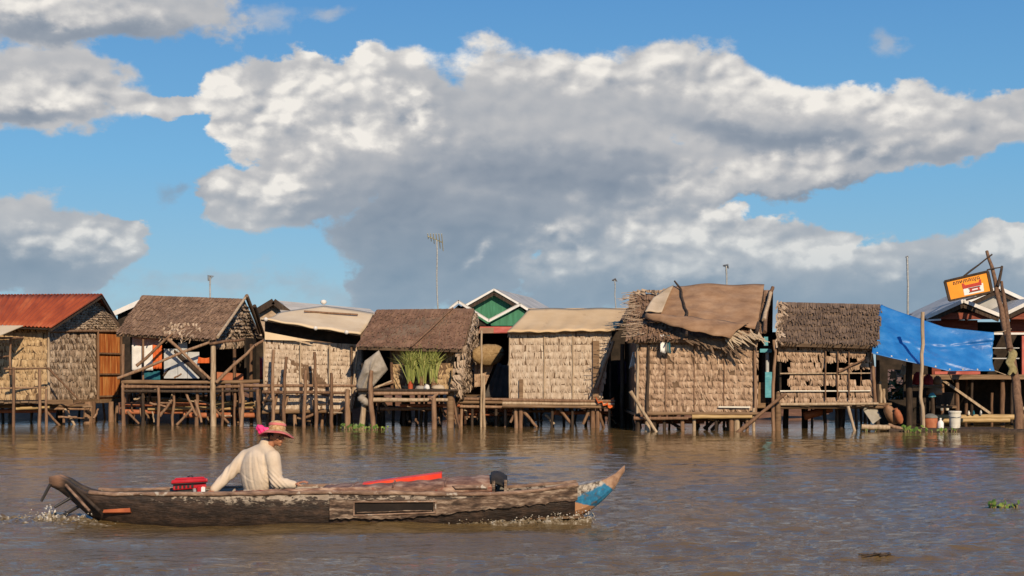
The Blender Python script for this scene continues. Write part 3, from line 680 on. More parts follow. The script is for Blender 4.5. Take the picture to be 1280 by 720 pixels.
# bundles under the deck
for i, (x_, y_, w_) in enumerate(((186, 497, 22), (222, 500, 30), (252, 497, 20))):
    b = MB()
    for k in range(5):
        p0 = P(x_ - w_ * .6 + rng.uniform(-3, 3), y_ + k * 1.6, 44.4); p1 = P(x_ + w_ * .6 + rng.uniform(-3, 3), y_ + k * 1.6, 44.4)
        b.tube(crooked([p0, p1], .02, 4), .045, 6)
    o = b.build('bamboo_bundle', 'bamboo', None, root=P(x_, y_, 44.4))
    tag(o, ('bamboo bundle under the deck nearest the orange door', 'longest bamboo bundle, in the middle under the laundry deck', 'bamboo bundle under the deck by the thick pale post')[i], 'bamboo', 'bamboo bundles under the open hut')

# small gable and pale roof behind hut 3
gable_house('house', 'small leaf-gabled house with dark roof edges behind the cream-roofed hut', 'house', (342, 375.5), (318, 390), (362, 390.5), 47.5, 5, 'leaf_grey', 'pole_dark', 'tin_grey', .8, .2)
b = MB(); A0, A1, A2, A3 = P(352, 392, 46.5), P(478, 396, 46.5), P(462, 386, 50), P(345, 375.5, 50)
hb = thing('house', 'house whose pale grey roof shows above the cream roof', 'house', at_z(410, 47, .8))
b.slab(A0, A1, A2, A3, .06); b.build('roof', 'tin_pale', hb)
b = MB(); b.box((A0.x + .2, 46.7, .8), (A1.x - .2, 49.8, A0.z - .12)); b.build('wall', 'leaf_back', hb)

# ================================================================== 3: cream-roofed hut
Y3 = 40.4
h3 = thing('stilt_hut', 'plain woven hut under a cream sheet roof with a row of crooked poles in front', 'hut', at_z(390, Y3, 0), 'stilt huts along the river')
w0, w1, w2, w3 = P(332, 513, Y3), P(440, 512, Y3), P(456, 431, Y3 + .3), P(330.5, 424, Y3)
b = MB(); b.slab(w0, w1, w2, w3, .05); b.build('wall_core', 'leaf_back', h3)
b = MB(); leafwall(b, w0, w1, w2, w3, .15, .135, .014, jit=.12, miss=0); b.build('front_wall', 'leaf_pale', h3)
zt = P(0, 400, Y3).z
interior(h3, w0.x, w1.x, Y3 + .02, 4, P(0, 512, Y3).z, P(0, 432, Y3).z)
r0_, r1_, r2_, r3_, r4_ = P(326, 398, Y3 - .5), P(450.5, 417.5, Y3 - .5), P(467, 391, Y3 + 2.6), P(405, 381.5, Y3 + 2.6), P(348, 391, Y3 + 1.6)
def roof3(u, v):
    top = r4_.lerp(r3_, min(1, u / .45)) if u < .45 else r3_.lerp(r2_, (u - .45) / .55)
    p_ = r0_.lerp(r1_, u).lerp(top, v); p_.z += -.06 * math.sin(v * 3.14) + .015 * math.sin(u * 21) * (1 - v) + .01 * math.sin(u * 9 + v * 7)
    return p_
b = MB(); b.grid(roof3, 24, 10); o = b.build('roof', 'sheet_cream', None, root=r0_); o.modifiers.new('thickness', 'SOLIDIFY').thickness = .04; adopt(o, h3)
# the back slope, and a near-black board painted as the shade beneath the eave
b = MB(); b.slab(P(470, 412, Y3 + 5), P(335, 402, Y3 + 5), r4_ + Vector((0, .05, -.02)), r2_ + Vector((0, .05, -.02)), .04); b.build('roof', 'sheet_cream', h3)
b = MB(); b.slab(P(331, 416, Y3 + .3), P(452, 434, Y3 + .4), P(450, 417, Y3 + .4), P(331, 399, Y3 + .3), .04); b.build('eave_shade', 'dark_inside', h3)
b = MB(); b.slab(P(331, 424.5, Y3 - .1), P(393, 426.5, Y3 - .1), P(370, 422, Y3 - .08), P(331, 414.5, Y3 - .08), .02); b.build('pale_board', 'sheet_cream', h3)
pole([r0_ + Vector((0, .06, -.04)), r1_ + Vector((0, .06, -.04))], .035, 'eave_beam', h3, 'pole_dark')
for u, v in ((.55, .02), (.86, .02), (.05, .02)):
    q = roof3(u, v) + Vector((0, -.05, -.02)); b = MB(); b.lathe(q, [(.02, -.06), (.06, -.03), (.06, .02), (.02, .05)], 8); b.build('tie_knot', 'white_cloth', h3)
b = MB(); q0, q1 = roof3(.3, .72) + Vector((0, -.02, .05)), roof3(.86, .78) + Vector((0, -.02, .05)); b.tube(crooked([q0, q1], .01, 4), .03, 6); b.build('roof_batten', 'pole_wood', h3)
q = r3_ + Vector((0, -.1, .04)); b = MB(); b.lathe(q, [(.04, -.02), (.1, .03), (.08, .1), (.02, .12)], 8); b.build('roof_weight', 'white_cloth', h3)
for px in (330, 375.5, 412, 448):
    pole([P(px if px < 440 else 438, 513, Y3 - .03), P(px, 427 + (px - 330) * .05, Y3 - .02)], .03, 'wall_batten', h3, 'pole_pale')
beam(h3, P(328, 515, Y3 - .05), P(440, 514, Y3 - .05), .07, m='plank_brown')
beam(h3, P(303, 482, Y3 - .5), P(446, 482.5, Y3 - .5), .05, 'railing'); beam(h3, P(328, 490, Y3 - .55), P(436, 491.5, Y3 - .5), .05, 'railing', 'pole_wood', amp=.03)
for px, yt, xb, r0 in ((342, 437, 341, .055), (358, 446, 355, .055), (382, 463, 379, .06), (393, 440, 396, .055), (414, 466, 415, .055), (435, 487, 434, .085), (302.5, 480, 301, .06), (322, 486, 325, .07)):
    y = Y3 - .6; a = at_z(xb, y, -.5); mid = P((px + xb) / 2 + rng.uniform(-2, 2), (yt + 530) / 2, y)
    pole([a, mid, P(px, yt, y)], r0, 'railing_post', h3, 'pole_wood', amp=.02)
for a_, c_ in (((396, 522), (391, 500)), ((412, 521), (432, 508)), ((376, 524), (398, 516)), ((340, 520), (348, 486)), ((352, 520), (360, 494))):
    pole([P(*a_, Y3 - .4), P(*c_, Y3 - .4)], .045, 'brace', h3)
stilts(h3, (336, 352, 368, 388, 404, 424, 438), Y3, 513, r0=.06, dy=(-.1, 1.5)); understilts(h3, 332, 440, 12, Y3 + 1, Y3 + 4, .6)

# ================================================================== 4: small thatched hut with reeds on its deck
Y4 = 39.6
h4 = thing('stilt_hut', 'small hut with a red-brown thatch and shaggy leaf end wall, reeds on its deck', 'hut', at_z(520, Y4, 0), 'stilt huts along the river')
el_, er_, rr, rl = P(446, 433, Y4 - .4), P(578, 436.5, Y4 - .4), P(592, 385.5, Y4 + 1.6), P(471, 387, Y4 + 1.6)
b = MB(); b.slab(el_, er_, rr, rl, .1); rf = b.build('roof', 'thatch_dark', h4)
b = MB(); thatch(b, el_, er_, rr, rl, 8, .055, .03, jit=.3, fringe=.07, over=1.35); b.build('thatch', 'thatch_red', rf)
b = MB(); b.slab(P(600, 430, Y4 + 4), P(466, 430, Y4 + 4), rl, rr, .1); b.build('roof', 'thatch_dark', h4)
pole([P(514, 433, Y4 - .5), P(566, 385, Y4 + 1.5)], .03, 'roof_pole', h4)
z4 = P(0, 487, Y4).z
# end wall of shaggy leaves facing right
e0, e1, e2, e3 = P(573, 498, Y4 - .1), P(594, 481, Y4 + 3), P(596, 398, Y4 + 3), P(582, 433, Y4 - .2)
ea = P(593, 387, Y4 + 1.5)
b = MB(); b.slab(e0, e1, e2, e3, .05); b.prism([e3, e2, ea], (-.04, .02, 0)); b.build('gable_core', 'leaf_back', h4)
b = MB(); leafwall(b, e0, e1, e2, e3, .17, .2, .06, jit=.6); leafwall(b, e3, e2, ea.lerp(e2, .3), ea.lerp(e3, .2), .17, .2, .06, jit=.6)
leafwall(b, P(562, 492, Y4 - .25), P(577, 497, Y4 - .2), P(584, 431, Y4 - .25), P(570, 437, Y4 - .25), .15, .2, .05, jit=.6)
b.build('gable_wall', 'leaf_grey', h4)
f0, f1, f2, f3 = P(494, 486, Y4 + .25), P(566, 487, Y4 + .2), P(568, 432, Y4 + .1), P(490, 432, Y4 + .3)
b = MB(); b.slab(f0, f1, f2, f3, .05); b.build('wall_core', 'leaf_back', h4)
b = MB(); leafwall(b, f0, f1, f2, f3, .16, .15, .02); b.build('front_wall', 'leaf_gold', h4)
x0, x1 = P(446, 487, Y4).x, P(574, 487, Y4).x
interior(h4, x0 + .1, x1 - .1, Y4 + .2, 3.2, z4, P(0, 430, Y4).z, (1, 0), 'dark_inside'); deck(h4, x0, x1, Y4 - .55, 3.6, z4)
pole([P(490, 487, Y4 + .2), P(489, 432, Y4 + .2)], .05, 'post', h4)
for y_, a_, c_, r0, mm in ((487.5, 447, 572, .045, 'pole_dark'), (492, 468, 560, .06, 'pole_wood'), (500, 466, 560, .065, 'pole_pale')):
    beam(h4, P(a_, y_, Y4 - .6), P(c_, y_ + rng.uniform(-1, 1), Y4 - .6), r0, m=mm)
pole([at_z(470, Y4 - .7, -.5), P(464, 510, Y4 - .7), P(463, 478, Y4 - .7), P(464.5, 463, Y4 - .65)], .085, 'post', h4, r1=.05)
pole([at_z(450, Y4 - .5, -.4), P(455, 503, Y4 - .5)], .09, 'stilt', h4, 'pole_pale')
pole([at_z(542.5, Y4 - .75, -.5), P(542, 497, Y4 - .75)], .075, 'stilt', h4); pole([P(538, 500, Y4 - .75), P(547, 492, Y4 - .7)], .05, 'brace', h4)
pole([at_z(563, Y4 - .3, -.5), P(562.5, 489, Y4 - .3)], .12, 'stilt', h4, 'plank_brown')
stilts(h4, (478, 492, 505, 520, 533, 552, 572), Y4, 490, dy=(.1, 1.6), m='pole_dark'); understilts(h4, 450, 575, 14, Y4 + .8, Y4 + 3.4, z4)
pole([P(566, 498, Y4 - .3), at_z(576, Y4 - .3, -.2)], .04, 'brace', h4); pole([P(466, 486, Y4 - .3), P(490, 476, Y4 - .2)], .035, 'brace', h4, 'pole_pale')
pole([P(462, 486, Y4 - .1), P(492, 478, Y4 + .1)], .035, 'brace', h4)
for a_, c_, y_, mm, r0 in ((475, 545, 511, 'pole_wood', .05), (500, 575, 507, 'rust_tub', .05)): beam(h4, P(a_, y_, Y4 + .4), P(c_, y_, Y4 + .4), r0, m=mm, amp=.02)
sticks(h4, 450, 570, 500, 526, Y4 - .2, Y4 + 1, 16)
sticks(h3, 325, 430, 488, 524, Y3 - .5, Y3 - .1, 10)
# net hung at its left opening
pts = [(473.7, 437.7), (485, 462), (464, 486), (451, 503), (445, 481), (456, 451)]
npx = [(P(x, y, Y4 - .45 + .06 * math.sin(i * 2.1))) for i, (x, y) in enumerate(pts)]
b = MB()
cn = mean(npx) + Vector((0, -.18, .1))
rings = 6
vs = [cn]; 
per = []
for i in range(6):
    for k in range(4): per.append(npx[i].lerp(npx[(i + 1) % 6], k / 4))
for r_ in range(1, rings + 1):
    for i, p_ in enumerate(per):
        q = cn.lerp(p_, r_ / rings); q.y += .05 * math.sin(i * 1.3) * math.sin(r_ / rings * 3.14) ; vs.append(q)
n_ = len(per)
fs = [(0, 1 + (i + 1) % n_, 1 + i) for i in range(n_)] + [(1 + (r_ - 1) * n_ + i, 1 + (r_ - 1) * n_ + (i + 1) % n_, 1 + r_ * n_ + (i + 1) % n_, 1 + r_ * n_ + i) for r_ in range(1, rings) for i in range(n_)]
b.add(vs, fs, True); o = b.build('net', 'net_grey', None, root=npx[3]); o.modifiers.new('thickness', 'SOLIDIFY').thickness = .02
tag(o, 'grey fishing net hung in the dark opening beside the reeds', 'net')
b = MB()
for k in range(3):
    q = P(452 + k * 3, 498 + k * 2.5, Y4 - .6); b.lathe(q, [(.02, -.1), (.11, -.06), (.12, .03), (.03, .1)], 8)
tag(b.build('bag', 'net_grey', None, root=P(455, 500, Y4 - .6)), 'small grey bundle of bags hanging off the deck below the net', 'bag')
# potted reeds
def reeds(px, yb, wpx, hpx, n, Y, potm, label, potr=None, stems=8):
    o = thing('potted_reeds', label, 'plant', P(px, yb, Y), 'potted reeds on the deck')
    k = Y / F; r_ = potr or wpx * .5 * k
    b = MB(); b.lathe(P(px, yb, Y), [(r_ * .75, 0), (r_ * .95, .3), (r_, .34), (r_ * .9, .35), (r_ * .85, .28), (.02, .27)], 12); b.build('pot', potm, o)
    b = MB(); bs_ = MB()
    for i in range(n):
        a = P(px + rng.uniform(-.55, .55) * wpx, yb - rng.uniform(7, 17), Y) + Vector((0, rng.uniform(-.12, .12), 0))
        lean = Vector((rng.gauss(0, .13), rng.uniform(-.22, .2), 0)); hh_ = hpx * k * rng.uniform(.55, 1.0)
        p1 = a + lean * .35 + Vector((0, 0, hh_ * .6)); p2 = a + lean * rng.uniform(.8, 1.9) + Vector((rng.gauss(0, .05), 0, hh_ * rng.uniform(.8, 1)))
        s_ = Vector((rng.uniform(.010, .018), rng.uniform(-.008, .008), 0))
        b.add([a - s_ * .7, a + s_ * .7, p1 - s_, p1 + s_, p2], [(0, 1, 3, 2), (2, 3, 4)])
        if i < stems: bs_.tube([a + Vector((0, 0, -.05)), a + Vector((0, 0, hh_ * .35))], .014, 5)
    bs_.build('stems', 'reed_stem', o); b.build('leaves', 'reed_green', o)
reeds(513, 486.5, 8, 44, 190, Y4 - .3, 'pot_red', 'green reeds in a bright red clay pot on the deck')
reeds(527.5, 486.5, 9, 44, 210, Y4 - .25, 'jar_brown', 'middle clump of tall green reeds, in a brown pot beside the red pot')
reeds(542, 486.5, 8, 43, 190, Y4 - .25, 'jar_brown', 'right-hand clump of green reeds nearest the shaggy leaf wall')
def sack(px, yb, w, h, Y, m, label, cat='bag', name='bag', group=None):
    k = Y / F; b = MB(); base = P(px, yb, Y)
    prof = [(.02, 0), (w * k * .48, .01), (w * k * .5, h * k * .35), (w * k * .36, h * k * .8), (.03, h * k)]
    b.lathe(base, prof, 12, 1, .7); b.v = [(x + rng.uniform(-.02, .02), y + rng.uniform(-.02, .02), z + rng.uniform(-.012, .012)) for x, y, z in b.v]
    return tag(b.build(name, m, None, root=base), label, cat, group)
sack(525, 487, 12, 5, Y4 - .5, 'net_grey', 'low greyish bag on the deck just right of the red pot', group='bags by the reeds')
sack(533.5, 487, 7, 6.5, Y4 - .55, 'white_cloth', 'small white bag, the brightest on the deck in front of the reeds', group='bags by the reeds')
sack(548, 487, 18, 6, Y4 - .5, 'cloth_pale', 'flat beige sack on the deck at the right end of the reeds', group='bags by the reeds')
# ================================================================== green gabled house behind
YG = 46.0
hg = thing('house', 'green house with white zigzag barge boards behind the huts', 'house', at_z(618, YG, .7))
A, Lp, Rp = P(617.5, 360.5, YG), P(566, 389, YG), P(668, 389, YG)
b = MB(); b.prism([P(566, 408, YG + .2), P(668, 408, YG + .2), P(662, 388, YG + .2), P(617.5, 363, YG + .2), P(572, 388, YG + .2)], (0, 6, 0)); b.build('upper_wall', 'green_wall', hg)
sh = Vector((1.3, 6.2, .0))
for e, s in ((Lp, 1), (Rp, -1)):
    b = MB(); b.slab(*([e, A, A + sh, e + sh] if s > 0 else [A, e, e + sh, A + sh]), .06); b.build('roof', 'tin_grey', hg)
    b = MB(); b.beam(e + Vector((0, -.05, -.06)), A + Vector((0, -.05, -.04)), .05, .06); b.build('barge_board', 'white_trim', hg)
    b = MB(); b.beam(e + Vector((0, -.02, -.18)), A + Vector((0, -.02, -.17)), .05, .10); b.build('soffit', 'pole_dark', hg)
for (ax, ay), (lx, ly), (rx, ry), dm in (((573, 377.5), (561, 387), (611, 401.5), 'dark_inside'), ((650, 381), (611, 401.5), (664, 390), 'green_wall')):
    a_, l_, r_ = P(ax, ay, YG - .9), P(lx, ly, YG - .9), P(rx, ry, YG - .9)
    b = MB(); b.prism([Vector((l_.x + .08, YG - .75, P(0, 408, YG).z)), Vector((r_.x - .08, YG - .75, P(0, 408, YG).z)), r_ + Vector((-.05, .15, -.08)), a_ + Vector((0, .15, -.08)), l_ + Vector((.05, .15, -.08))], (0, .9, 0)); b.build('porch_wall', dm, hg)
    for e in (l_, r_):
        b = MB(); b.beam(e, a_, .05, .065); b.build('barge_board', 'white_trim', hg)
        b = MB(); q = [e + Vector((0, .02, .07)), a_ + Vector((0, .02, .07)), a_ + Vector((0, .9, .07)), e + Vector((0, .9, .07))]
        b.slab(*(q if e is l_ else [q[1], q[0], q[3], q[2]]), .03); b.build('porch_roof', 'tin_grey', hg)
b = MB(); b.slab(P(598, 416, YG - 1.2), P(644, 415, YG - 1.2), P(645, 408.2, YG - .8), P(600, 408.2, YG - .8), .03); b.build('fascia', 'red_fascia', hg)
b = MB(); b.slab(P(598, 416.5, YG - 1.24), P(617, 416.2, YG - 1.24), P(617, 409.5, YG - 1.0), P(600, 409.5, YG - 1.0), .01); b.build('fascia_patch', 'cloth_brown', hg)
x0, x1 = P(575, 495, YG).x, P(668, 495, YG).x
interior(hg, x0, x1, YG - .5, 3.5, P(0, 495, YG).z, P(0, 408.5, YG).z, (1, 1), 'dark_inside')
b = MB(); b.box((x0, YG - .6, P(0, 495, YG).z - .1), (x1, YG + 3, P(0, 495, YG).z)); b.build('floor', 'plank_brown', hg)
# walkway between huts 4 and 5
Yw = 40.2
wk = thing('walkway', 'rickety pole walkway joining the reed deck to the pale-walled hut', 'walkway', at_z(600, Yw, 0))
deck(wk, P(570, 497, Yw).x, P(640, 497, Yw).x, Yw, 2.4, P(0, 498, Yw).z)
for y_, mm in ((498.5, 'pole_wood'), (502.5, 'plank_brown'), (508, 'pole_wood')):
    beam(wk, P(570, y_, Yw - .1), P(640, y_ + 1, Yw - .1), .05, m=mm)
for px, yt, r0, mm in ((577, 497, .055, 'pole_wood'), (590, 498, .045, 'pole_dark'), (620, 498, .05, 'pole_dark'), (632, 499, .05, 'pole_wood')):
    pole([at_z(px, Yw - .05, -.5), P(px, yt, Yw - .05)], r0, 'stilt', wk, mm)
pole([at_z(601.5, Yw - .2, -.5), P(602, 480, Yw - .2), P(602, 413, Yw - .2)], .035, 'mooring_pole', wk, 'pole_pale'); pole([at_z(605.5, Yw - .2, -.5), P(605, 470, Yw - .2)], .04, 'mooring_pole', wk, 'pole_pale')
understilts(wk, 575, 640, 7, Yw + .6, Yw + 2.4, .75)
for a_, c_, y_, mm, r0 in ((570, 642, 513, 'rust_tub', .07), (575, 640, 518, 'rust_tub', .06), (580, 642, 506, 'bamboo', .04)): beam(wk, P(a_, y_, Yw + .4), P(c_, y_, Yw + .5), r0, m=mm, amp=.02)
# things in the gap: tray, woven screen, grey tarp
b = MB(); M_ = Matrix.Rotation(R(72), 3, 'X') @ Matrix.Rotation(R(6), 3, 'Y')
def tray(u, v):
    a = u * 6.283; r_ = v
    x = 590 + 40 * .5 * (1 + r_ * math.cos(a) * (1 if math.cos(a) < 0 else 1.0)) ; y = 444 - 13 * r_ * math.sin(a) + (3 if math.cos(a) > .4 else 0) * r_ * math.cos(a) * -.9
    q = P(x, y, 41.2); q.y += -.30 * (1 - r_ * r_) * .6 + .25 * r_ * math.cos(a); return q
b.grid(tray, 28, 6); o = b.build('tray', 'basket', None, root=P(610, 445, 41.2)); o.modifiers.new('thickness', 'SOLIDIFY').thickness = .03
tag(o, 'big shallow woven winnowing tray hung in the dark gap below the green house', 'tray')
b = MB(); s0 = (P(593, 483, 41.5), P(606, 483, 41.5), P(617, 456, 41.5), P(593, 456, 41.5)); b.slab(*s0, .04); leafwall(b, *s0, .15, .14, .02)
tag(b.build('screen', 'leaf_tan', None, root=s0[0]), 'small woven leaf screen standing below the winnowing tray', 'screen')
hung('tarp', (P(605, 497, 41.4), P(637, 497, 41.4), P(636, 454, 41.9), P(623, 452, 41.9)), 'tarp_grey', 'dark grey sheet draped beside the pale woven wall', 'tarpaulin', sag=.04)
sack(575, 500, 10, 8, 40.0, 'pole_dark', 'dark sack on the walkway against the shaggy leaf wall')

# ================================================================== 5: pale hut with tan roof
Y5 = 39.8
h5 = thing('stilt_hut', 'neat pale woven hut with a smooth tan sheet roof', 'hut', at_z(700, Y5, 0), 'stilt huts along the river')
w0, w1, w2, w3 = P(637, 499, Y5), P(752, 499, Y5), P(765, 414, Y5), P(636, 414, Y5)
b = MB(); b.slab(w0, w1, w2, w3, .05); b.build('wall_core', 'leaf_back', h5)
b = MB(); leafwall(b, w0, w1, w2, w3, .17, .19, .02, jit=.15, miss=0); b.build('front_wall', 'leaf_pale', h5)
interior(h5, w0.x + .02, P(764, 0, Y5).x, Y5, 3.8, P(0, 500, Y5).z, P(0, 412, Y5).z, m='dark_inside')
r0_, r1_, r2_, r3_ = P(634, 414.5, Y5 - .25), P(773, 412, Y5 - .25), P(787, 385, Y5 + 2.4), P(661, 385.5, Y5 + 2.4)
def roof5(u, v):
    p_ = r0_.lerp(r1_, u).lerp(r3_.lerp(r2_, u), v); p_.z += .012 * math.sin(u * 40) * (1 - v) - .035 * math.sin(v * 3.14) + .012 * math.sin(u * 13 + v * 5); return p_
b = MB(); b.grid(roof5, 40, 10); o = b.build('roof', 'sheet_tan', None, root=r0_); o.modifiers.new('thickness', 'SOLIDIFY').thickness = .035; adopt(o, h5)
b = MB(); b.slab(P(785, 412, Y5 + 5), P(640, 413, Y5 + 5), r3_, r2_, .03); b.build('roof', 'sheet_tan', h5)
pole([r0_ + Vector((0, .04, -.03)), r1_ + Vector((0, .04, -.03))], .03, 'eave_beam', h5, 'pole_dark')
pole([r1_ + Vector((-.05, .02, -.02)), r2_ + Vector((-.05, 0, -.04))], .05, 'barge_pole', h5, 'pole_dark')
for px in (637, 680, 716): pole([P(px, 499, Y5 - .04), P(px, 415, Y5 - .03)], .022, 'wall_batten', h5, 'pole_pale')
b = MB(); b.slab(P(741, 499, Y5 - .12), P(749, 499, Y5 - .12), P(749, 426, Y5 - .08), P(741, 426, Y5 - .08), .05); b.build('plank', 'plank_brown', h5)
b = MB(); b.slab(P(649, 499, Y5 - .12), P(654, 499, Y5 - .12), P(654, 474, Y5 - .1), P(649, 474, Y5 - .1), .05); b.build('plank', 'plank_brown', h5)
pole([P(746, 485, Y5 - .2), P(767, 426, Y5 - .15)], .05, 'brace', h5)
z5 = P(0, 500, Y5).z
deck(h5, P(632, 0, Y5).x, P(768, 0, Y5).x, Y5 - .5, 4.2, z5)
for y_, mm, r0 in ((501, 'pole_wood', .05), (505, 'pole_pale', .05), (508.5, 'plank_brown', .05)): beam(h5, P(628, y_ - 1, Y5 - .55), P(768, y_ + .5, Y5 - .55), r0, m=mm)
for px, r0 in ((645, .06), (651, .07), (741, .08), (747, .06), (762, .045), (690, .045), (715, .045)):
    pole([at_z(px, Y5 - .4, -.5), P(px, 504, Y5 - .4)], r0, 'stilt', h5, 'pole_wood' if px not in (690, 715) else 'pole_dark')
for a_, c_ in (((652, 511), (671, 534)), ((746, 508), (755, 535)), ((737, 512), (729, 530)), ((648, 508), (638, 528)), ((700, 512), (716, 532))):
    pole([P(*a_, Y5 - .35), P(*c_, Y5 - .3)], .05, 'brace', h5)
for a_, c_, y_, mm, r0 in ((640, 700, 514, 'pole_wood', .05), (690, 765, 516, 'rust_tub', .06)): beam(h5, P(a_, y_, Y5 + .5), P(c_, y_, Y5 + .5), r0, m=mm, amp=.02)
sticks(h5, 640, 760, 508, 526, Y5, Y5 + 1, 12)
sticks(wk, 572, 635, 503, 526, Yw, Yw + .8, 10)
understilts(h5, 640, 765, 16, Y5 + .6, Y5 + 3.6, z5)
hung('cloth', (P(745, 500, Y5 - .7), P(765, 510, Y5 - .7), P(767, 497, Y5 - .3), P(744, 496.5, Y5 - .3)), 'orange_red', 'crumpled bright orange cloth at the deck corner of the pale hut', 'cloth', sag=.05)
# passage between huts 5 and 6, its shade made by an added near-black sheet
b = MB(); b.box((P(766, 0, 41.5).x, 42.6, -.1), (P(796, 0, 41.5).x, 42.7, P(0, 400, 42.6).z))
tag(b.build('screen', 'dark_inside', None, root=at_z(780, 42.6, 0)), 'added near-black sheet standing in for the shade of the narrow passage beside the tan-roofed hut', 'screen')
hung('sheet', Q4(772, 786, 482, 450, 41.0), 'purple_cloth', 'dark purple cloth hanging in the black passage', 'laundry')
hung('sheet', (P(787, 461, 38.2), P(793, 458, 38.2), P(795, 438, 38.2), P(792, 440, 38.2)), 'white_cloth', 'white rag tied to the left corner of the biggest hut', 'laundry', n=6)
for i, px in enumerate((777, 786)):
    b = MB(); ps = crooked([at_z(px, 40 + i * .4, -.5), P(px + 1, 430, 40 + i * .4)], .02, 5); b.tube(ps, .06, 7)
    tag(b.build('post', 'pole_dark', None, root=at_z(px, 40, 0)), ('left dark post in the black passage, nearest the tan-roofed hut', 'right dark post in the black passage, nearest the biggest hut')[i], 'post', 'posts in the passage')

# ================================================================== 6: biggest hut, brown cloth over thatch
Y6 = 37.6
h6 = thing('stilt_hut', 'biggest hut, with a brown cloth spread over its thatch and large-leaf woven wall', 'hut', at_z(870, Y6, 0), 'stilt huts along the river')
w0, w1, w2, w3 = P(795, 515.5, Y6), P(945, 515.5, Y6), P(946, 424, Y6), P(796, 424, Y6)
b = MB(); b.slab(w0, w1, w2, w3, .06); b.build('wall_core', 'leaf_back', h6)
b = MB(); leafwall(b, w0, w1, w2, w3, .185, .165, .032, jit=.3); b.build('front_wall', 'leaf_tan', h6)
interior(h6, w0.x + .02, w1.x - .02, Y6, 4, P(0, 516, Y6).z, P(0, 424, Y6).z, m='leaf_back')
el_, er_, rr, rl = P(783, 424, Y6 - .25), P(950, 422, Y6 - .35), P(966, 362.5, Y6 + 1.8), P(787, 368, Y6 + 1.8)
b = MB(); b.slab(el_, er_, rr, rl, .12); rf = b.build('roof', 'thatch_dark', h6)
b = MB(); thatch(b, el_, el_.lerp(er_, .34), rl.lerp(rr, .34), rl, 9, .06, .06, jit=1.5, fringe=.3); thatch(b, el_.lerp(er_, .9), er_, rr, rl.lerp(rr, .9), 9, .06, .05, jit=1.2, fringe=.2)
thatch(b, el_.lerp(er_, .3), er_, rr, rl.lerp(rr, .3), 8, .08, .02, fringe=.1)
b.build('thatch', 'thatch_brown', rf)
b = MB(); b.slab(P(965, 424, Y6 + 4), P(785, 424, Y6 + 4), rl, rr, .1); b.build('roof', 'thatch_dark', h6)
b = MB()
for k in range(90):   # pale broken stems sticking out along the left end
    v = (k + rng.random()) / 90; q = el_.lerp(rl, v) + Vector((rng.uniform(0, .5) * (1 - v * .5), -.08, .08)); d = Vector((-rng.uniform(.1, .4), rng.uniform(-.1, .1), rng.uniform(-.12, .06)))
    b.tube([q, q + d], .009, 4, cap=False)
b.build('loose_stems', 'leaf_grey', rf); b = MB()
for k in range(40):
    q = rl.lerp(rr, rng.uniform(.02, .3)) + Vector((0, -.05, .07)); d = Vector((rng.uniform(-.3, .3), -.15, rng.uniform(-.1, .04))); s_ = Vector((0, .01, .03))
    b.add([q - s_, q + s_, q + d + s_, q + d - s_], [(0, 1, 2, 3)])
b.build('ridge_leaves', 'leaf_grey', rf)
# brown cloth over the roof, its lower edge rolling up towards the right
nn = (er_ - el_).cross(rl - el_).normalized()
ca, cb, cc_, cd = P(806, 404.5, Y6 + .35), P(946, 417, Y6 - .15), P(955, 362, Y6 + 1.75), P(842, 362.5, Y6 + 1.75)
def cloth6(u, v):
    p_ = ca.lerp(cb, u).lerp(cd.lerp(cc_, u), v) + nn * (.17 + .03 * math.sin(u * 11 + v * 6 + 2 * math.sin(v * 5)) + .02 * math.sin(v * 23 + u * 7) + .02 * math.sin(u * 31 - v * 13) * (1 - v))
    p_.z += .05 * math.sin(u * 3.14) * (1 - v); return p_
b = MB(); b.grid(cloth6, 30, 16); o = b.build('roof_cloth', 'cloth_brown', None, root=ca); o.modifiers.new('thickness', 'SOLIDIFY').thickness = .02; adopt(o, h6)
fa = [P(806, 404, Y6 + .2), P(858, 419, Y6 - .55), P(913, 430, Y6 - .65)]; fb_ = [P(808, 401, Y6 + .2), P(858, 403, Y6 + .05), P(935, 412, Y6 - .1)]
def flap(u, v):
    a_ = fa[0].lerp(fa[1], u * 2) if u < .5 else fa[1].lerp(fa[2], u * 2 - 1); c_ = fb_[0].lerp(fb_[1], u * 2) if u < .5 else fb_[1].lerp(fb_[2], u * 2 - 1)
    p_ = c_.lerp(a_, v); p_ += nn * (.16 + .10 * math.sin(v * 3.14) + .02 * math.sin(u * 26 + v * 9)); return p_
b = MB(); b.grid(flap, 20, 8); o = b.build('cloth_flap', 'cloth_brown', None, root=fa[1]); o.modifiers.new('thickness', 'SOLIDIFY').thickness = .02; adopt(o, h6)
b = MB(); pf = [P(806, 398, Y6 + .42), P(827, 398, Y6 + .45), P(842, 364, Y6 + 1.72), P(817, 379, Y6 + 1.15)]
b.grid(lambda u, v: pf[0].lerp(pf[1], u).lerp(pf[3].lerp(pf[2], u), v) + nn * (.21 + .02 * math.sin(u * 6 + v * 4)), 10, 10)
o = b.build('cloth_fold', 'cloth_pale', None, root=pf[0]); o.modifiers.new('thickness', 'SOLIDIFY').thickness = .02; adopt(o, h6)
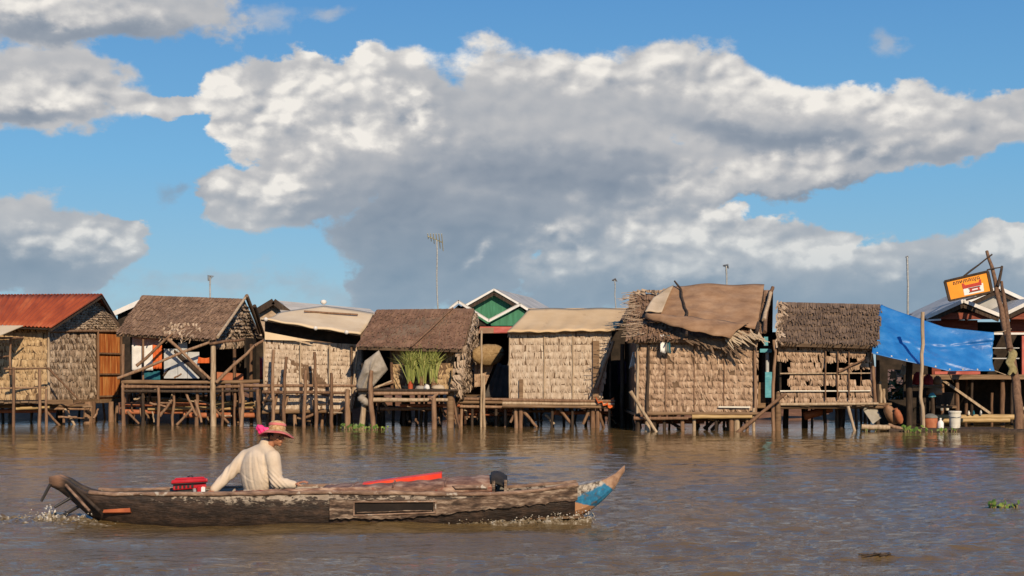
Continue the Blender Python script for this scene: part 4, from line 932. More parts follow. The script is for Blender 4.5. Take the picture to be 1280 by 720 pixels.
# torn leaves hanging below the flap, its shade put into their darker colour
b = MB()
for k in range(90):
    u = rng.random(); q = P(846 + 72 * u, 418 + 14 * u + rng.uniform(-3, 3), Y6 - .3); ln = rng.uniform(.12, .2 + .2 * u)
    d = Vector((rng.uniform(.05, .4), rng.uniform(-.1, .12), -ln)); s_ = Vector((rng.uniform(.02, .05), 0, .01))
    b.add([q - s_, q + s_, q + d + s_ * .5, q + d - s_ * .5], [(0, 1, 2, 3)])
b.build('torn_leaves', 'thatch_dark', rf)
b = MB()
for k in range(26):
    q = P(rng.uniform(900, 950), rng.uniform(410, 424), Y6 - .45); d = Vector((rng.uniform(.1, .5), -.05, rng.uniform(-.3, -.05))); s_ = Vector((.01, 0, .03)); b.add([q - s_, q + s_, q + d + s_ * .3, q + d - s_ * .3], [(0, 1, 2, 3)])
b.build('torn_strips', 'cloth_pale', rf)
pole([P(858, 419, Y6 - .75), P(858.5, 390, Y6 + .3), P(852.5, 374, Y6 + .9), P(851, 361, Y6 + 1.4), P(843, 351, Y6 + 1.5)], .04, 'roof_pole', h6, 'pole_dark', seg=3, r1=.025)
pole([P(946, 416, Y6 - .4), P(948, 390, Y6 + .6), P(953, 370, Y6 + 1.5), P(953, 356, Y6 + 1.7)], .05, 'roof_pole', h6, 'pole_dark', seg=3)
pole([P(956, 415, Y6 - .3), P(958, 390, Y6 + .5), P(963, 366, Y6 + 1.5), P(966, 359, Y6 + 1.6)], .06, 'roof_pole', h6, 'pole_wood', seg=3)
pole([P(955, 400, Y6 + .1), P(963, 366, Y6 + 1.3)], .06, 'roof_pole', h6, 'pole_pale'); pole([P(937.5, 364, Y6 + 1.8), P(938, 357, Y6 + 1.8)], .04, 'roof_pole', h6, 'pole_dark')
for px, r0, mm in ((797, .04, 'pole_pale'), (811, .045, 'pole_dark'), (944, .05, 'pole_wood')):
    pole([P(px - (2 if px == 811 else 0), 520, Y6 - .08), P(px, 424, Y6 - .06)], r0, 'wall_post', h6, mm)
for px in (832, 868, 905): pole([P(px, 515, Y6 - .035), P(px, 426, Y6 - .03)], .018, 'wall_batten', h6, 'pole_wood')
for px, mm in ((826, 'plastic_bright'), (831, 'grey_plastic'), (834, 'teal_cloth')):
    hung('rag', (P(px, 440, Y6 - .25), P(px + 5, 442, Y6 - .25), P(px + 3, 418, Y6 - .2), P(px, 418, Y6 - .2)), mm, {826: 'white rag hanging from the eave of the biggest hut', 831: 'grey rag hanging from the eave between two other rags', 834: 'dark teal rag hanging from the eave, rightmost of three'}[px], 'rag', n=5, group='rags under the big eave')
z6 = P(0, 516, Y6).z
deck(h6, P(792, 0, Y6).x, P(948, 0, Y6).x, Y6 - .25, 4, z6)
for a_, c_, y_, r0, mm in ((809, 948, 517, .055, 'plank_brown'), (865, 940, 521, .06, 'bamboo'), (792, 860, 523, .05, 'pole_wood')): beam(h6, P(a_, y_, Y6 - .3), P(c_, y_, Y6 - .3), r0, m=mm)
b = MB(); b.slab(P(898, 509.5, Y6 - .1), P(938, 510, Y6 - .1), P(938, 508, Y6 - .1), P(898, 507.8, Y6 - .1), .03); b.build('plank', 'plastic_white', h6)
for px, yt, r0, mm in ((797, 518, .09, 'pole_dark'), (809, 517, .09, 'pole_pale'), (817, 518, .09, 'pole_dark'), (853, 519, .065, 'pole_wood'), (867.5, 520, .06, 'pole_pale'), (914, 519, .08, 'pole_wood'), (921, 519, .09, 'pole_pale'), (934, 522, .05, 'pole_wood'), (942, 510, .05, 'pole_pale'), (830, 520, .05, 'pole_dark'), (895, 521, .05, 'pole_dark')):
    pole([at_z(px, Y6 - .2 + rng.uniform(-.1, .3), -.5), P(px, yt, Y6 - .2)], r0, 'stilt', h6, mm)
pole([P(788, 489, Y6 - .55), at_z(823, Y6 - .5, -.1)], .05, 'brace', h6, 'pole_pale'); pole([at_z(921, Y6 - .4, -.05), P(982, 492, Y6 - .3)], .055, 'brace', h6)
for a_, c_ in (((826, 521), (852, 536)), ((889, 538), (905, 520)), ((880, 536), (896, 522)), ((838, 520), (856, 530)), ((806, 520), (796, 538))): pole([P(*a_, Y6 + .3), P(*c_, Y6 + .3)], .05, 'brace', h6, 'pole_dark')
for a_, c_, y_, mm, r0 in ((800, 880, 527, 'rust_tub', .07), (850, 945, 525, 'pole_wood', .05)): beam(h6, P(a_, y_, Y6 + .6), P(c_, y_, Y6 + .6), r0, m=mm, amp=.02)
sticks(h6, 800, 935, 522, 536, Y6, Y6 + 1, 12)
understilts(h6, 795, 945, 16, Y6 + .6, Y6 + 3.8, z6)
# blue bits in the gap between 6 and 7
def flat_thing(name, pts, m, label, cat, t_=.03, group=None):
    b = MB(); b.slab(*pts, t_); return tag(b.build(name, m, None, root=pts[0]), label, cat, group)
flat_thing('board', Q4(950, 964.5, 440.5, 436, 38.3), 'turquoise', 'narrow turquoise board nailed high across the gap beside the biggest hut', 'board', group='turquoise boards in the gap')
flat_thing('board', Q4(956.5, 965, 497, 465, 38.35), 'turquoise', 'turquoise door board standing low in the gap beside the biggest hut', 'board', group='turquoise boards in the gap')
flat_thing('board', Q4(955, 960, 432, 421, 38.4), 'turquoise', 'small turquoise scrap at the top of the gap under the eave', 'board', group='turquoise boards in the gap')
b = MB(); b.tube([P(959, 466, 38.4), P(959, 438, 38.4)], .05, 8); tag(b.build('pipe', 'grey_sheet', None, root=P(959, 466, 38.4)), 'pale grey pipe standing between the turquoise boards', 'pipe')
flat_thing('screen', Q4(944, 972, 515, 415, 41.0), 'dark_inside', 'added near-black sheet standing in for the shade at the back of the gap beside the biggest hut', 'screen')  # added sheet, its near-black colour stands for shade deep in the gap
flat_thing('board', Q4(946, 957, 510, 478, 38.6), 'plank_brown', 'brown plank standing left of the turquoise door board', 'board')

# ================================================================== 7: dark thatch hut with holed wall
Y7 = 38.0
h7 = thing('stilt_hut', 'hut with a dark combed thatch and a woven wall full of holes', 'hut', at_z(1030, Y7, 0), 'stilt huts along the river')
el_, er_, rr, rl = P(971, 428.5, Y7 - .3), P(1095, 432, Y7 - .3), P(1100, 380.5, Y7 + 1.8), P(973, 377.5, Y7 + 1.8)
b = MB(); b.slab(el_, er_, rr, rl, .1); rf = b.build('roof', 'thatch_dark', h7)
b = MB(); thatch(b, el_, er_, rr, rl, 7, .045, .05, over=1.08, fringe=.12); thatch(b, el_.lerp(er_, .93), er_ + Vector((.08, 0, 0)), rr + Vector((.06, 0, 0)), rl.lerp(rr, .93), 9, .06, .06, jit=1.6, fringe=.15); b.build('thatch', 'thatch_dark', rf)
b = MB()
for k in range(60):
    q = el_.lerp(rl, rng.random()) + Vector((rng.uniform(-.05, .15), -.05, .05)); d = Vector((rng.uniform(-.12, .12), -.1, rng.uniform(-.25, -.05))); s_ = Vector((.02, 0, .01)); b.add([q - s_, q + s_, q + d + s_, q + d - s_], [(0, 1, 2, 3)])
b.build('loose_fronds', 'leaf_grey', rf)
b = MB(); b.slab(P(1100, 428, Y7 + 4), P(971, 428, Y7 + 4), rl, rr, .1); b.build('roof', 'thatch_dark', h7)
w0, w1, w2, w3 = P(974, 504.5, Y7), P(1090, 504.5, Y7), P(1088, 432, Y7), P(973, 430, Y7)
def px_of(u, v): return 974 + 115 * u, 504.5 - 73 * v
holes = [(1030, 1047, 452, 466), (1027, 1048, 483, 494.5), (974, 985, 455, 490), (1063, 1090, 458, 472), (1008, 1013, 474, 481), (1060, 1068, 445, 453), (1047, 1063, 456, 460)]
def hole(u, v):
    x, y = px_of(u, v); return any(a - 1 < x < c + 1 and d < y < e for a, c, d, e in holes)
b = MB(); leafwall(b, w0, w1, w2, w3, .155, .15, .03, skip=hole); b.build('front_wall', 'leaf_tan', h7)
interior(h7, w0.x + .02, w1.x - .02, Y7, 3.6, P(0, 505, Y7).z, P(0, 430, Y7).z, m='dark_inside')
for px in (994, 1012, 1032, 1047, 1061, 1076): pole([P(px, 505, Y7 + .06), P(px, 430, Y7 + .06)], .02, 'wall_batten', h7, 'pole_wood')
for y_ in (467, 489): pole([P(975, y_, Y7 - .06), P(1088, y_ - .5, Y7 - .06)], .022, 'wall_batten', h7, 'plastic_white' if y_ == 489 else 'pole_pale')
for px in (1032, 1047, 1061): pole([P(px, 500, Y7 - .08), P(px, 432, Y7 - .08)], .022, 'wall_batten', h7, 'pole_wood')
pole([P(1094, 503, Y7 - .05), P(1092, 470, Y7 - .08), P(1089, 434, Y7 - .05)], .05, 'post', h7); pole([P(1048, 465, Y7 - .1), P(1082, 448, Y7 - .12)], .03, 'brace', h7, 'pole_wood', amp=.03)
z7 = P(0, 505, Y7).z
deck(h7, P(973, 0, Y7).x, P(1095, 0, Y7).x, Y7 - .15, 3.8, z7)
beam(h7, P(974, 505.5, Y7 - .2), P(1098, 504.5, Y7 - .2), .045, m='pole_pale'); beam(h7, P(974, 509, Y7 - .1), P(1110, 509, Y7), .05, m='plank_brown')
pole([at_z(967, Y7 - .35, -.5), P(966, 480, Y7 - .35), P(969, 440, Y7 - .3), P(967, 425, Y7 - .3)], .05, 'post', h7); pole([at_z(972.5, Y7 - .25, -.1), P(972.5, 490, Y7 - .25)], .09, 'stilt', h7, 'plank_brown')
pole([P(1060, 508, Y7 - .3), at_z(1071, Y7 - .5, -.2)], .045, 'brace', h7, 'pole_pale'); stilts(h7, (982, 1003, 1030, 1052, 1086, 1096), Y7, 506, dy=(.3, 2), m='pole_dark'); understilts(h7, 975, 1095, 14, Y7 + .8, Y7 + 3.5, z7)
pole([P(1005, 520, Y7 + 1), P(1040, 511, Y7 + 1)], .12, 'beam', h7, 'rust_tub')
# ================================================================== blue tarp and the red house at the right
def tarp(u, v):
    tl, tr, br, bl = P(1101, 380.5, 39.6), P(1243, 415.5, 38.6), P(1243, 463.5, 38.0), P(1090, 441.5, 37.4)
    bm_ = P(1185, 463.5, 37.7); tm_ = P(1180, 406, 39.0)
    top = tl.lerp(tm_, u / .55) if u < .55 else tm_.lerp(tr, (u - .55) / .45)
    bot = bl.lerp(bm_, u / .6) if u < .6 else bm_.lerp(br, (u - .6) / .4)
    p_ = top.lerp(bot, v)
    w_ = math.sin((u * 2.2 - v * 1.2) * 6.0) * .03 + math.sin((u * 1.1 + v * 2.0) * 7 + 1) * .02 + math.sin((u - v * .55) * 34) * .018 * math.sin(v * 3.14) + .02 * math.sin((u * .8 + v) * 19) * (1 - u) + .05 * math.exp(-((v - .75 + u * .5) / .03) ** 2)
    ridge = .07 * math.exp(-((v - .35 - u * .75) / .045) ** 2) + .05 * math.exp(-((v - u * 1.6 - .02) / .06) ** 2)
    p_.y += .25 * math.sin(v * 3.14) * .6 + w_ - ridge; p_.z += -.06 * math.sin(u * 3.14) * (1 - v); return p_
b = MB(); b.grid(lambda u, v: tarp(u, 1 - v), 60, 40); o = b.build('tarpaulin', 'blue_tarp', None, root=tarp(0, 1)); o.modifiers.new('thickness', 'SOLIDIFY').thickness = .012
tag(o, 'large bright blue tarpaulin stretched from the dark thatch towards the red house', 'tarpaulin')
for a_, c_ in ((tarp(1, 0), P(1264, 411, 39.2)), (tarp(1, 1), P(1268, 470, 38.3)), (tarp(.6, 1), P(1192, 478, 39.0)), (tarp(0, 1), P(1088, 452, 37.8))):
    rb = MB(); rb.tube([a_, a_.lerp(c_, .5) - Vector((0, 0, .03)), c_], .012, 5); rb.build('rope', 'pole_pale', o)
for k in range(9):
    rb = MB(); rb.lathe(tarp(.04 + .115 * k, .972) + Vector((0, -.012, 0)), [(.028, -.004), (.03, .004), (.012, .006)], 8, axis=Matrix.Rotation(R(90), 3, 'X')); rb.build('eyelet', 'metal_grey', o)
Yp = 37.4
b = MB(); b.tube(crooked([at_z(1154.5, Yp, -.5), P(1154, 515, Yp), P(1150.5, 496, Yp), P(1152, 470, Yp), P(1153, 430, Yp), P(1153.5, 390, Yp)], .012, 3), .05, 8)
tag(b.build('post', 'pole_pale', None, root=at_z(1154, Yp, 0)), 'pale crooked post standing in front of the blue tarp', 'post')
# red house
Y8 = 42.0
h8 = thing('house', 'red wooden stilt house with white-edged twin gables behind the blue tarp', 'house', at_z(1230, Y8, 0))
z8 = P(0, 470, Y8).z
def g8(ax, ay, lx, ly, rx, ry, Y, depth, wm):
    a_, l_, r_ = P(ax, ay, Y), P(lx, ly, Y), P(rx, ry, Y); dv = Vector((0, depth, 0))
    b = MB(); b.prism([l_ + Vector((.15, .2, -.04)), r_ + Vector((-.15, .2, -.04)), a_ + Vector((0, .2, -.1))], dv * .9); b.build('gable_wall', wm, h8)
    for e, s in ((l_, 1), (r_, -1)):
        b = MB(); b.slab(*([e, a_, a_ + dv, e + dv] if s > 0 else [a_, e, e + dv, a_ + dv]), .05); b.build('roof', 'tin_grey', h8)
        b = MB(); b.beam(e + Vector((0, -.03, 0)), a_ + Vector((0, -.03, 0)), .05, .10); b.build('barge_board', 'white_trim', h8)
        b = MB(); b.beam(e + Vector((0, .03, -.13)), a_ + Vector((0, .03, -.13)), .05, .12); b.build('soffit', 'pole_dark', h8)
g8(1204, 376, 1157, 397, 1249, 394, Y8 - .8, 3, 'dark_inside')
g8(1300, 371, 1255, 393, 1345, 393, Y8 - .8, 3, 'dark_inside')
g8(1247, 359.5, 1190, 386, 1304, 386, Y8 + 1.6, 5, 'tin_grey')
for x0_, x1_ in ((1172, 1240), (1262, 1300)):
    b = MB(); b.box((P(x0_, 0, Y8 - .7).x, Y8 - .66, P(0, 400, Y8).z), (P(x1_, 0, Y8 - .7).x, Y8 - .62, P(0, 392, Y8).z)); b.build('lintel', 'red_wall', h8)
b = MB(); b.beam(P(1158, 400.5, Y8 - .9), P(1176, 399.5, Y8 - .9), .04, .05); b.build('gutter', 'white_trim', h8)
x0, x1 = P(1165, 0, Y8).x, P(1345, 0, Y8).x
b = MB(); b.box((x0, Y8, z8), (P(1222, 0, Y8).x, Y8 + .08, P(0, 400, Y8).z)); b.build('front_wall', 'red_wall', h8)
b = MB(); b.box((P(1273, 0, Y8).x, Y8 - .3, z8), (x1, Y8 - .22, P(0, 420, Y8).z)); b.build('front_wall', 'red_fascia', h8)
b = MB(); b.box((P(1262, 0, Y8).x, Y8 - .1, P(0, 417, Y8).z), (x1, Y8 - .02, P(0, 398, Y8).z)); b.build('front_wall', 'red_wall', h8)
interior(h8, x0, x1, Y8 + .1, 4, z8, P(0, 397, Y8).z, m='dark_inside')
b = MB(); b.beam(P(1240, 417, Y8 - .3), P(1300, 417, Y8 - .3), .05, .06); b.build('rail', 'white_trim', h8)
b = MB(); b.beam(P(1240, 435, Y8 - .3), P(1274, 435, Y8 - .3), .03, .03); b.build('rail', 'metal_grey', h8)
b = MB(); b.beam(P(1240, 448, Y8 - .3), P(1274, 448, Y8 - .3), .03, .03); b.build('rail', 'metal_grey', h8)
b = MB(); b.beam(P(1168, 466, Y8 - .4), P(1225, 466, Y8 - .4), .06, .08); b.build('rail', 'red_fascia', h8)
deck(h8, x0, x1, Y8 - .6, 5, z8, wood='plank_brown')
b = MB(); b.beam(P(1138, 471.5, Y8 - .65), P(1340, 471, Y8 - .65), .10, .14); b.build('beam', 'plank_brown', h8)
for px, r0, mm in ((1178, .06, 'pole_wood'), (1196.5, .075, 'pole_wood'), (1253, .085, 'pole_wood'), (1287, .08, 'pole_wood'), (1166, .06, 'pole_dark'), (1215, .05, 'pole_dark'), (1265, .05, 'pole_dark')):
    pole([at_z(px, Y8 - .5, -.5), P(px, 473, Y8 - .5)], r0, 'stilt', h8, mm)
pole([at_z(1240, Y8 - .3, -.5), P(1240, 491, Y8 - .3)], .05, 'stilt', h8)
b = MB(); b.beam(P(1178, 475, Y8 - .58), P(1238, 517, Y8 - .58), .07, .07); b.build('brace', 'pole_pale', h8)
pole([P(1275, 514, Y8 - .5), P(1300, 495, Y8 - .5)], .04, 'brace', h8, 'pole_pale')
understilts(h8, 1165, 1340, 14, Y8 + .5, Y8 + 4.5, z8)
b = MB(); b.box((x0, Y8 + 1.6, -.2), (x1, Y8 + 1.68, z8 - .06)); b.build('shade_sheet', 'dark_inside', h8)  # near-black sheet added as the shade under the red house
# bamboo float logs under the red house
for i, (y_, a_, c_) in enumerate(((522, 1170, 1330), (526, 1168, 1262))):
    b = MB(); ps = crooked([P(a_, y_, 41.0 - i * .3), P(c_, y_ - .8, 41.0 - i * .3)], .015, 10); b.tube(ps, .085 - .02 * i, 9)
    tag(b.build('bamboo_log', 'bamboo', None, root=ps[0]), ('long thick bamboo log floating under the red house', 'shorter bamboo log just in front of the long one, behind the white bucket')[i], 'log', 'bamboo logs under the red house')
# crooked trunk post with sign
Yt = 37.2
def T(px, py, o=0.0): return P(px, py, 37.2 + (540 - py) / 226 * 3.4 + o)   # the trunk leans away from the water
tp = thing('trunk_post', 'tall forked dark tree trunk post standing in the water beside the red house', 'post', at_z(1273, Yt, 0))
b = MB(); ps = crooked([at_z(1274, Yt, -.5), T(1273, 520), T(1270, 480), T(1263, 437), T(1253.5, 398), T(1247, 366), T(1242, 344), T(1233.5, 314)], .02, 3)
n_ = len(ps); b.tube(ps, [(.135 - .09 * (i / (n_ - 1)) ** .8) * rng.uniform(.9, 1.1) for i in range(n_)], 9); b.build('trunk', 'pole_wood', tp)
b = MB(); ps = crooked([T(1262, 437, -.05), T(1258, 400, -.02), T(1255.5, 375), T(1252, 352), T(1247, 362)][:4], .015, 3); b.tube(ps, [.09 - .05 * i / (len(ps) - 1) for i in range(len(ps))], 8); b.build('branch', 'pole_wood', tp)
b = MB(); b.tube(crooked([T(1247, 358, -.1), T(1252.5, 333, -.1)], .01, 3), [.045, .045, .04, .035], 7); b.build('branch', 'pole_dark', tp)
pole([T(1205, 345, -.1), T(1240, 318, -.1)], .028, 'sign_stay', tp, 'pole_dark'); pole([T(1234, 337.5, -.12), T(1253, 333.5, -.12)], .022, 'sign_stay', tp, 'pole_dark')
pole([T(1208, 375, +.12), T(1250, 362, +.1)], .028, 'sign_stay', tp, 'pole_dark')
pole([T(1276, 540, +.1), T(1272, 490, +.05), T(1266, 440)], .06, 'side_pole', tp, 'pole_wood')
b = MB(); b.grid(lambda u, v: T(1259 + 11 * u + 2 * math.sin(v * 9), 467 - 29 * v + 2 * math.sin(u * 7), - .2 - .06 * math.sin(u * 3.1) - .02 * math.sin(v * 17 + u * 9)), 8, 10)
o = b.build('rag', 'rag_olive', None, root=T(1265, 467, -.2)); o.modifiers.new('thickness', 'SOLIDIFY').thickness = .03; tag(o, 'olive rag wrapped round the tall trunk post', 'rag')
Yt = 39.9
sg = thing('sign', 'orange advertising sign hung tilted from the trunk post above the red gable', 'sign', P(1211, 376, Yt))
s0, s1, s2, s3 = P(1187, 376, Yt), P(1240, 364.5, Yt), P(1234.5, 339, Yt), P(1181, 351.5, Yt)
def S8(u, v, o=0.0): return s0.lerp(s1, u).lerp(s3.lerp(s2, u), v) + Vector((0, -o, 0))
b = MB(); b.slab(s0, s1, s2, s3, .05); b.build('panel', 'sign_orange', sg)
for a_, c_ in ((s0, s1), (s1, s2), (s2, s3), (s3, s0)):
    b = MB(); b.beam(a_ + Vector((0, .0, 0)), c_ + Vector((0, .0, 0)), .07, .055); b.build('frame', 'pole_dark', sg)
def patch(name, uv, m, o=.006):
    b = MB(); b.add([S8(u, v, o) for u, v in uv] + [S8(u, v, .0) for u, v in uv], [tuple(range(len(uv)))] + [(i, len(uv) + i, len(uv) + (i + 1) % len(uv), (i + 1) % len(uv)) for i in range(len(uv))]); return b.build(name, m, sg)
patch('white_patch', ((.36, .10), (.82, .10), (.84, .50), (.37, .52)), 'plastic_bright', .006)
patch('red_band', ((.36, .42), (.80, .42), (.81, .70), (.77, .70), (.75, .58), (.43, .58), (.40, .70), (.36, .70)), 'sign_red', .010)
patch('red_bar', ((.50, .22), (.74, .22), (.74, .36), (.50, .36)), 'sign_red', .012)
patch('dark_bar', ((.48, .18), (.76, .18), (.76, .22), (.48, .22)), 'sign_dark', .014); patch('dark_bar', ((.48, .36), (.76, .36), (.76, .40), (.48, .40)), 'sign_dark', .014)
patch('white_bar', ((.56, .26), (.69, .26), (.69, .32), (.56, .32)), 'plastic_bright', .016)
# the line of Khmer lettering across the top
cu = bpy.data.curves.new('lettering', 'FONT'); cu.body = 'សាមភាគយុជ'; cu.size = 1; cu.extrude = .01; cu.align_x = 'LEFT'
to = bpy.data.objects.new('lettering', cu); C.objects.link(to)
bpy.context.view_layer.update(); dg = bpy.context.evaluated_depsgraph_get(); me = bpy.data.meshes.new_from_object(to.evaluated_get(dg)); bpy.data.objects.remove(to)
vx = [v.co.copy() for v in me.vertices]
if vx:
    mnx, mxx = min(v.x for v in vx), max(v.x for v in vx); mny, mxy = min(v.y for v in vx), max(v.y for v in vx)
    for v, c_ in zip(me.vertices, vx):
        u = .17 + .62 * (c_.x - mnx) / (mxx - mnx); vv = .66 + .23 * (c_.y - mny) / (mxy - mny)
        v.co = S8(u, vv, .008 + .2 * max(0, c_.z)) - Vector(sg['_org'])
    me.materials.clear(); me.materials.append(MATS['sign_dark']); lo = bpy.data.objects.new('lettering', me); C.objects.link(lo); lo.parent = sg
    me.update()
# jumble beneath the tarp
flat_thing('basin', (P(1081, 512, 37.9), P(1092, 529, 37.7), P(1099, 518, 37.9), P(1088, 506, 38.2)), 'grey_plastic', 'x', 'basin') if False else None
o = thing('crate', 'grey box crate tipped on a corner under the corner of the dark thatch hut', 'crate', P(1090, 529, 37.8))
b = MB(); q = [P(1080, 514, 37.9), P(1091, 530, 37.7), P(1102, 522, 37.9), P(1094, 507, 38.1)]; b.prism([q[0], q[1], q[2], q[3]], (.05, .45, .1)); b.build('box', 'crate_grey', o)
b = MB(); b.prism([q[3] + Vector((-.03, -.02, .02)), q[0] + Vector((-.03, -.02, .02)), q[0] + Vector((0, -.02, .08)), q[3] + Vector((0, -.02, .08))], (.05, .5, .1)); b.build('rim', 'crate_grey', o)
def jar(px, py, w, h, Y, tilt, m, label, group):
    k = Y / F; M_ = Matrix.Rotation(R(tilt), 3, 'Y') @ Matrix.Rotation(R(10), 3, 'X'); b = MB()
    prof = [(w * k * .25, 0), (w * k * .46, h * k * .2), (w * k * .5, h * k * .5), (w * k * .4, h * k * .8), (w * k * .22, h * k * .93), (w * k * .26, h * k)]
    b.lathe(P(px, py, Y), prof, 16, axis=M_); return tag(b.build('jar', m, None, root=P(px, py, Y)), label, 'jar', group)
jar(1120, 529, 15, 27, 37.8, -32, 'jar_brown', 'larger brown jar leaning left under the tarp, nearest the grey crate', 'jars under the tarp')
jar(1126, 529, 10, 20, 37.6, -22, 'rust_tub', 'smaller reddish jar leaning on the larger jar', 'jars under the tarp')
for i, (a_, c_, r0, mm, lab) in enumerate((((1077, 533.5), (1112, 534.5), .07, 'pole_pale', 'pale floating log just left of the pale crooked post, below the grey crate'), ((1110, 531), (1141, 541), .05, 'pole_wood', 'brown log slanting into the water below the jars'), ((1110, 539.5), (1330, 541), .10, 'pole_dark', 'long dark raft log carrying the bucket and tub'), ((1135, 536.5), (1240, 537.5), .05, 'pole_dark', 'thin dark log behind the long raft log'))):
    Yl = 37.0 if i != 3 else 37.5
    b = MB(); ps = crooked([P(*a_, Yl), P(*c_, Yl)], .02, 8); b.tube(ps, r0, 8); tag(b.build('log', mm, None, root=ps[0]), lab, 'log', 'logs by the raft')
b = MB(); b.box((P(1150, 0, 37.6).x, 37.0, -.1), (P(1262, 0, 37.6).x, 38.6, .06)); tag(b.build('raft', 'pole_dark', None, root=at_z(1200, 37.8, -.1)), 'low dark raft floating in front of the red house', 'raft')
o = thing('bucket', 'big white plastic bucket standing on the raft', 'bucket', at_z(1193.5, 37.6, .06)); k = 37.6 / F
b = MB(); b.lathe(at_z(1193.5, 37.6, .06), [(6.3 * k, 0), (7.3 * k, 20 * k), (7.3 * k, 21 * k), (6.9 * k, 21 * k), (6.6 * k, 3 * k)], 20); b.build('body', 'plastic_white', o)
b = MB(); b.lathe(at_z(1193.5, 37.6, .06 + 19.5 * k), [(7.7 * k, 0), (7.9 * k, .02), (7.9 * k, .045), (7.3 * k, .05)], 20); b.build('rim', 'plastic_white', o)
b = MB(); b.tube([at_z(1193.5, 37.6, .06 + 16 * k) + Vector((7.6 * k * math.cos(a), 7.6 * k * math.sin(a) , -.04 * abs(math.sin(a)))) for a in [math.pi * (1 + i / 10) for i in range(11)]], .012, 5); b.build('handle', 'metal_grey', o)
o = thing('tub', 'rusty brown tub with a grey lid on the raft, left of the white jug', 'tub', at_z(1163, 37.55, .06))
b = MB(); b.lathe(at_z(1163, 37.55, .06), [(8 * k, 0), (8.6 * k, 6 * k), (8.6 * k, 13 * k), (8.2 * k, 13.2 * k)], 18); b.build('body', 'rust_tub', o)
b = MB(); b.lathe(at_z(1163, 37.55, .06 + 13.3 * k), [(9 * k, 0), (9.2 * k, 1 * k), (7.5 * k, 3 * k), (3 * k, 5.2 * k), (1 * k, 5.4 * k)], 18); b.build('lid', 'grey_plastic', o)
o = thing('jug', 'small white jug between the rusty tub and the white bucket', 'jug', at_z(1175.7, 37.4, .06))
b = MB(); b.lathe(at_z(1175.7, 37.4, .06), [(3.7 * k, 0), (3.9 * k, 1 * k), (3.9 * k, 7.5 * k), (2.6 * k, 9.5 * k), (1.1 * k, 10.8 * k), (1.1 * k, 12 * k)], 14); b.build('body', 'plastic_bright', o)
b = MB(); b.lathe(at_z(1175.7, 37.4, .06 + 12.1 * k), [(1.3 * k, 0), (1.3 * k, 1.2 * k), (.5 * k, 1.3 * k)], 10); b.build('cap', 'plastic_bright', o)
# red and dark cloth pile, shelf and pots under the tarp
b = MB(); b.slab(P(1140, 482, 39.2), P(1178, 482, 39.2), P(1178, 481, 40.2), P(1140, 481, 40.2), .06); shelf = b.build('shelf', 'plank_brown', None, root=P(1140, 482, 39.2)); tag(shelf, 'rough shelf plank under the blue tarp carrying red cloths', 'shelf')
for i, (px, py, w_, h_, mm, lab) in enumerate(((1147, 481, 13, 16, 'red_cloth', 'left heap of red cloth on the shelf under the tarp'), (1160, 481, 14, 13, 'red_cloth', 'right heap of red cloth on the shelf, just right of the pale crooked post'), (1172, 481, 11, 11, 'jar_brown', 'brown bundle at the right end of the shelf under the tarp'), (1168, 494, 20, 12, 'jar_brown', 'brown bundle hanging below the shelf under the tarp'))):
    sack(px, py, w_, h_, 39.3, mm, lab, 'cloth', 'cloth_heap', 'heaps on the shelf')
sack(1165, 497, 9, 6, 39.0, 'turquoise', 'small turquoise bag in the dark below the shelf')
b = MB(); b.box((P(1175, 0, 40).x, 40, P(0, 506, 40).z), (P(1193, 0, 40).x, 40.4, P(0, 491, 40).z)); tag(b.build('cooler', 'pole_dark', None, root=P(1184, 506, 40)), 'dark box on a ledge behind the white bucket', 'box')
b = MB(); b.slab(P(1170, 508, 39.8), P(1196, 508, 39.8), P(1196, 506.5, 40.6), P(1170, 506.5, 40.6), .05); tag(b.build('ledge', 'plank_brown', None, root=P(1170, 508, 39.8)), 'ledge plank behind the white bucket carrying a dark box', 'shelf')
for i, (px, w_, mm) in enumerate(((1177, 4, 'metal_grey'), (1184, 4.4, 'plastic_white'), (1211, 3, 'plastic_white'), (1217, 3.2, 'teal_cloth'), (1226, 3.4, 'metal_grey'))):
    base = P(px, 513 if i < 2 else 518.5, 40.9); kk = 40.9 / F
    b = MB(); b.lathe(base, [(w_ * .42 * kk, 0), (w_ * .5 * kk, w_ * .5 * kk), (w_ * .45 * kk, w_ * 1.1 * kk), (w_ * .2 * kk, w_ * 1.4 * kk), (w_ * .2 * kk, w_ * 1.7 * kk)], 10)
    tag(b.build('bottle', mm, None, root=base), ('metal bottle below the dark box, left of the pale bottle', 'pale bottle below the dark box', 'pale bottle on the bamboo log nearest the bucket', 'teal bottle in the middle of three on the bamboo log', 'metal bottle on the bamboo log, furthest from the bucket')[i], 'bottle', 'bottles behind the bucket')
# things in the dark porch between hut 7 and the tarp
for i, (a_, c_, r0, mm, lab) in enumerate((((1098, 503), (1097, 450), .05, 'pole_dark', 'dark porch post nearest the holed wall'), ((1101, 505), (1100, 477), .045, 'pole_pale', 'short pale post above the grey crate'), ((1106, 505), (1104.5, 486), .04, 'pole_pale', 'shortest pale stick above the grey crate'), ((1136, 540), (1137, 450), .09, 'pole_dark', 'thick dark porch post behind the pale crooked post'), ((1136.5, 470), (1136.5, 455), .06, 'pole_pale', 'short pale block fixed on the thick dark porch post'))):
    b = MB(); ps = crooked([P(*a_, 38.6), P(*c_, 38.6)], .015, 4); b.tube(ps, r0, 7); tag(b.build('post', mm, None, root=ps[0]), lab, 'post', 'porch posts')
b = MB(); ps = crooked([P(1112, 495, 38.8), P(1136, 475, 38.8)], .02, 4); b.tube(ps, .035, 6); tag(b.build('stick', 'pole_dark', None, root=ps[0]), 'dark stick slanting across the porch before the green bush', 'stick')
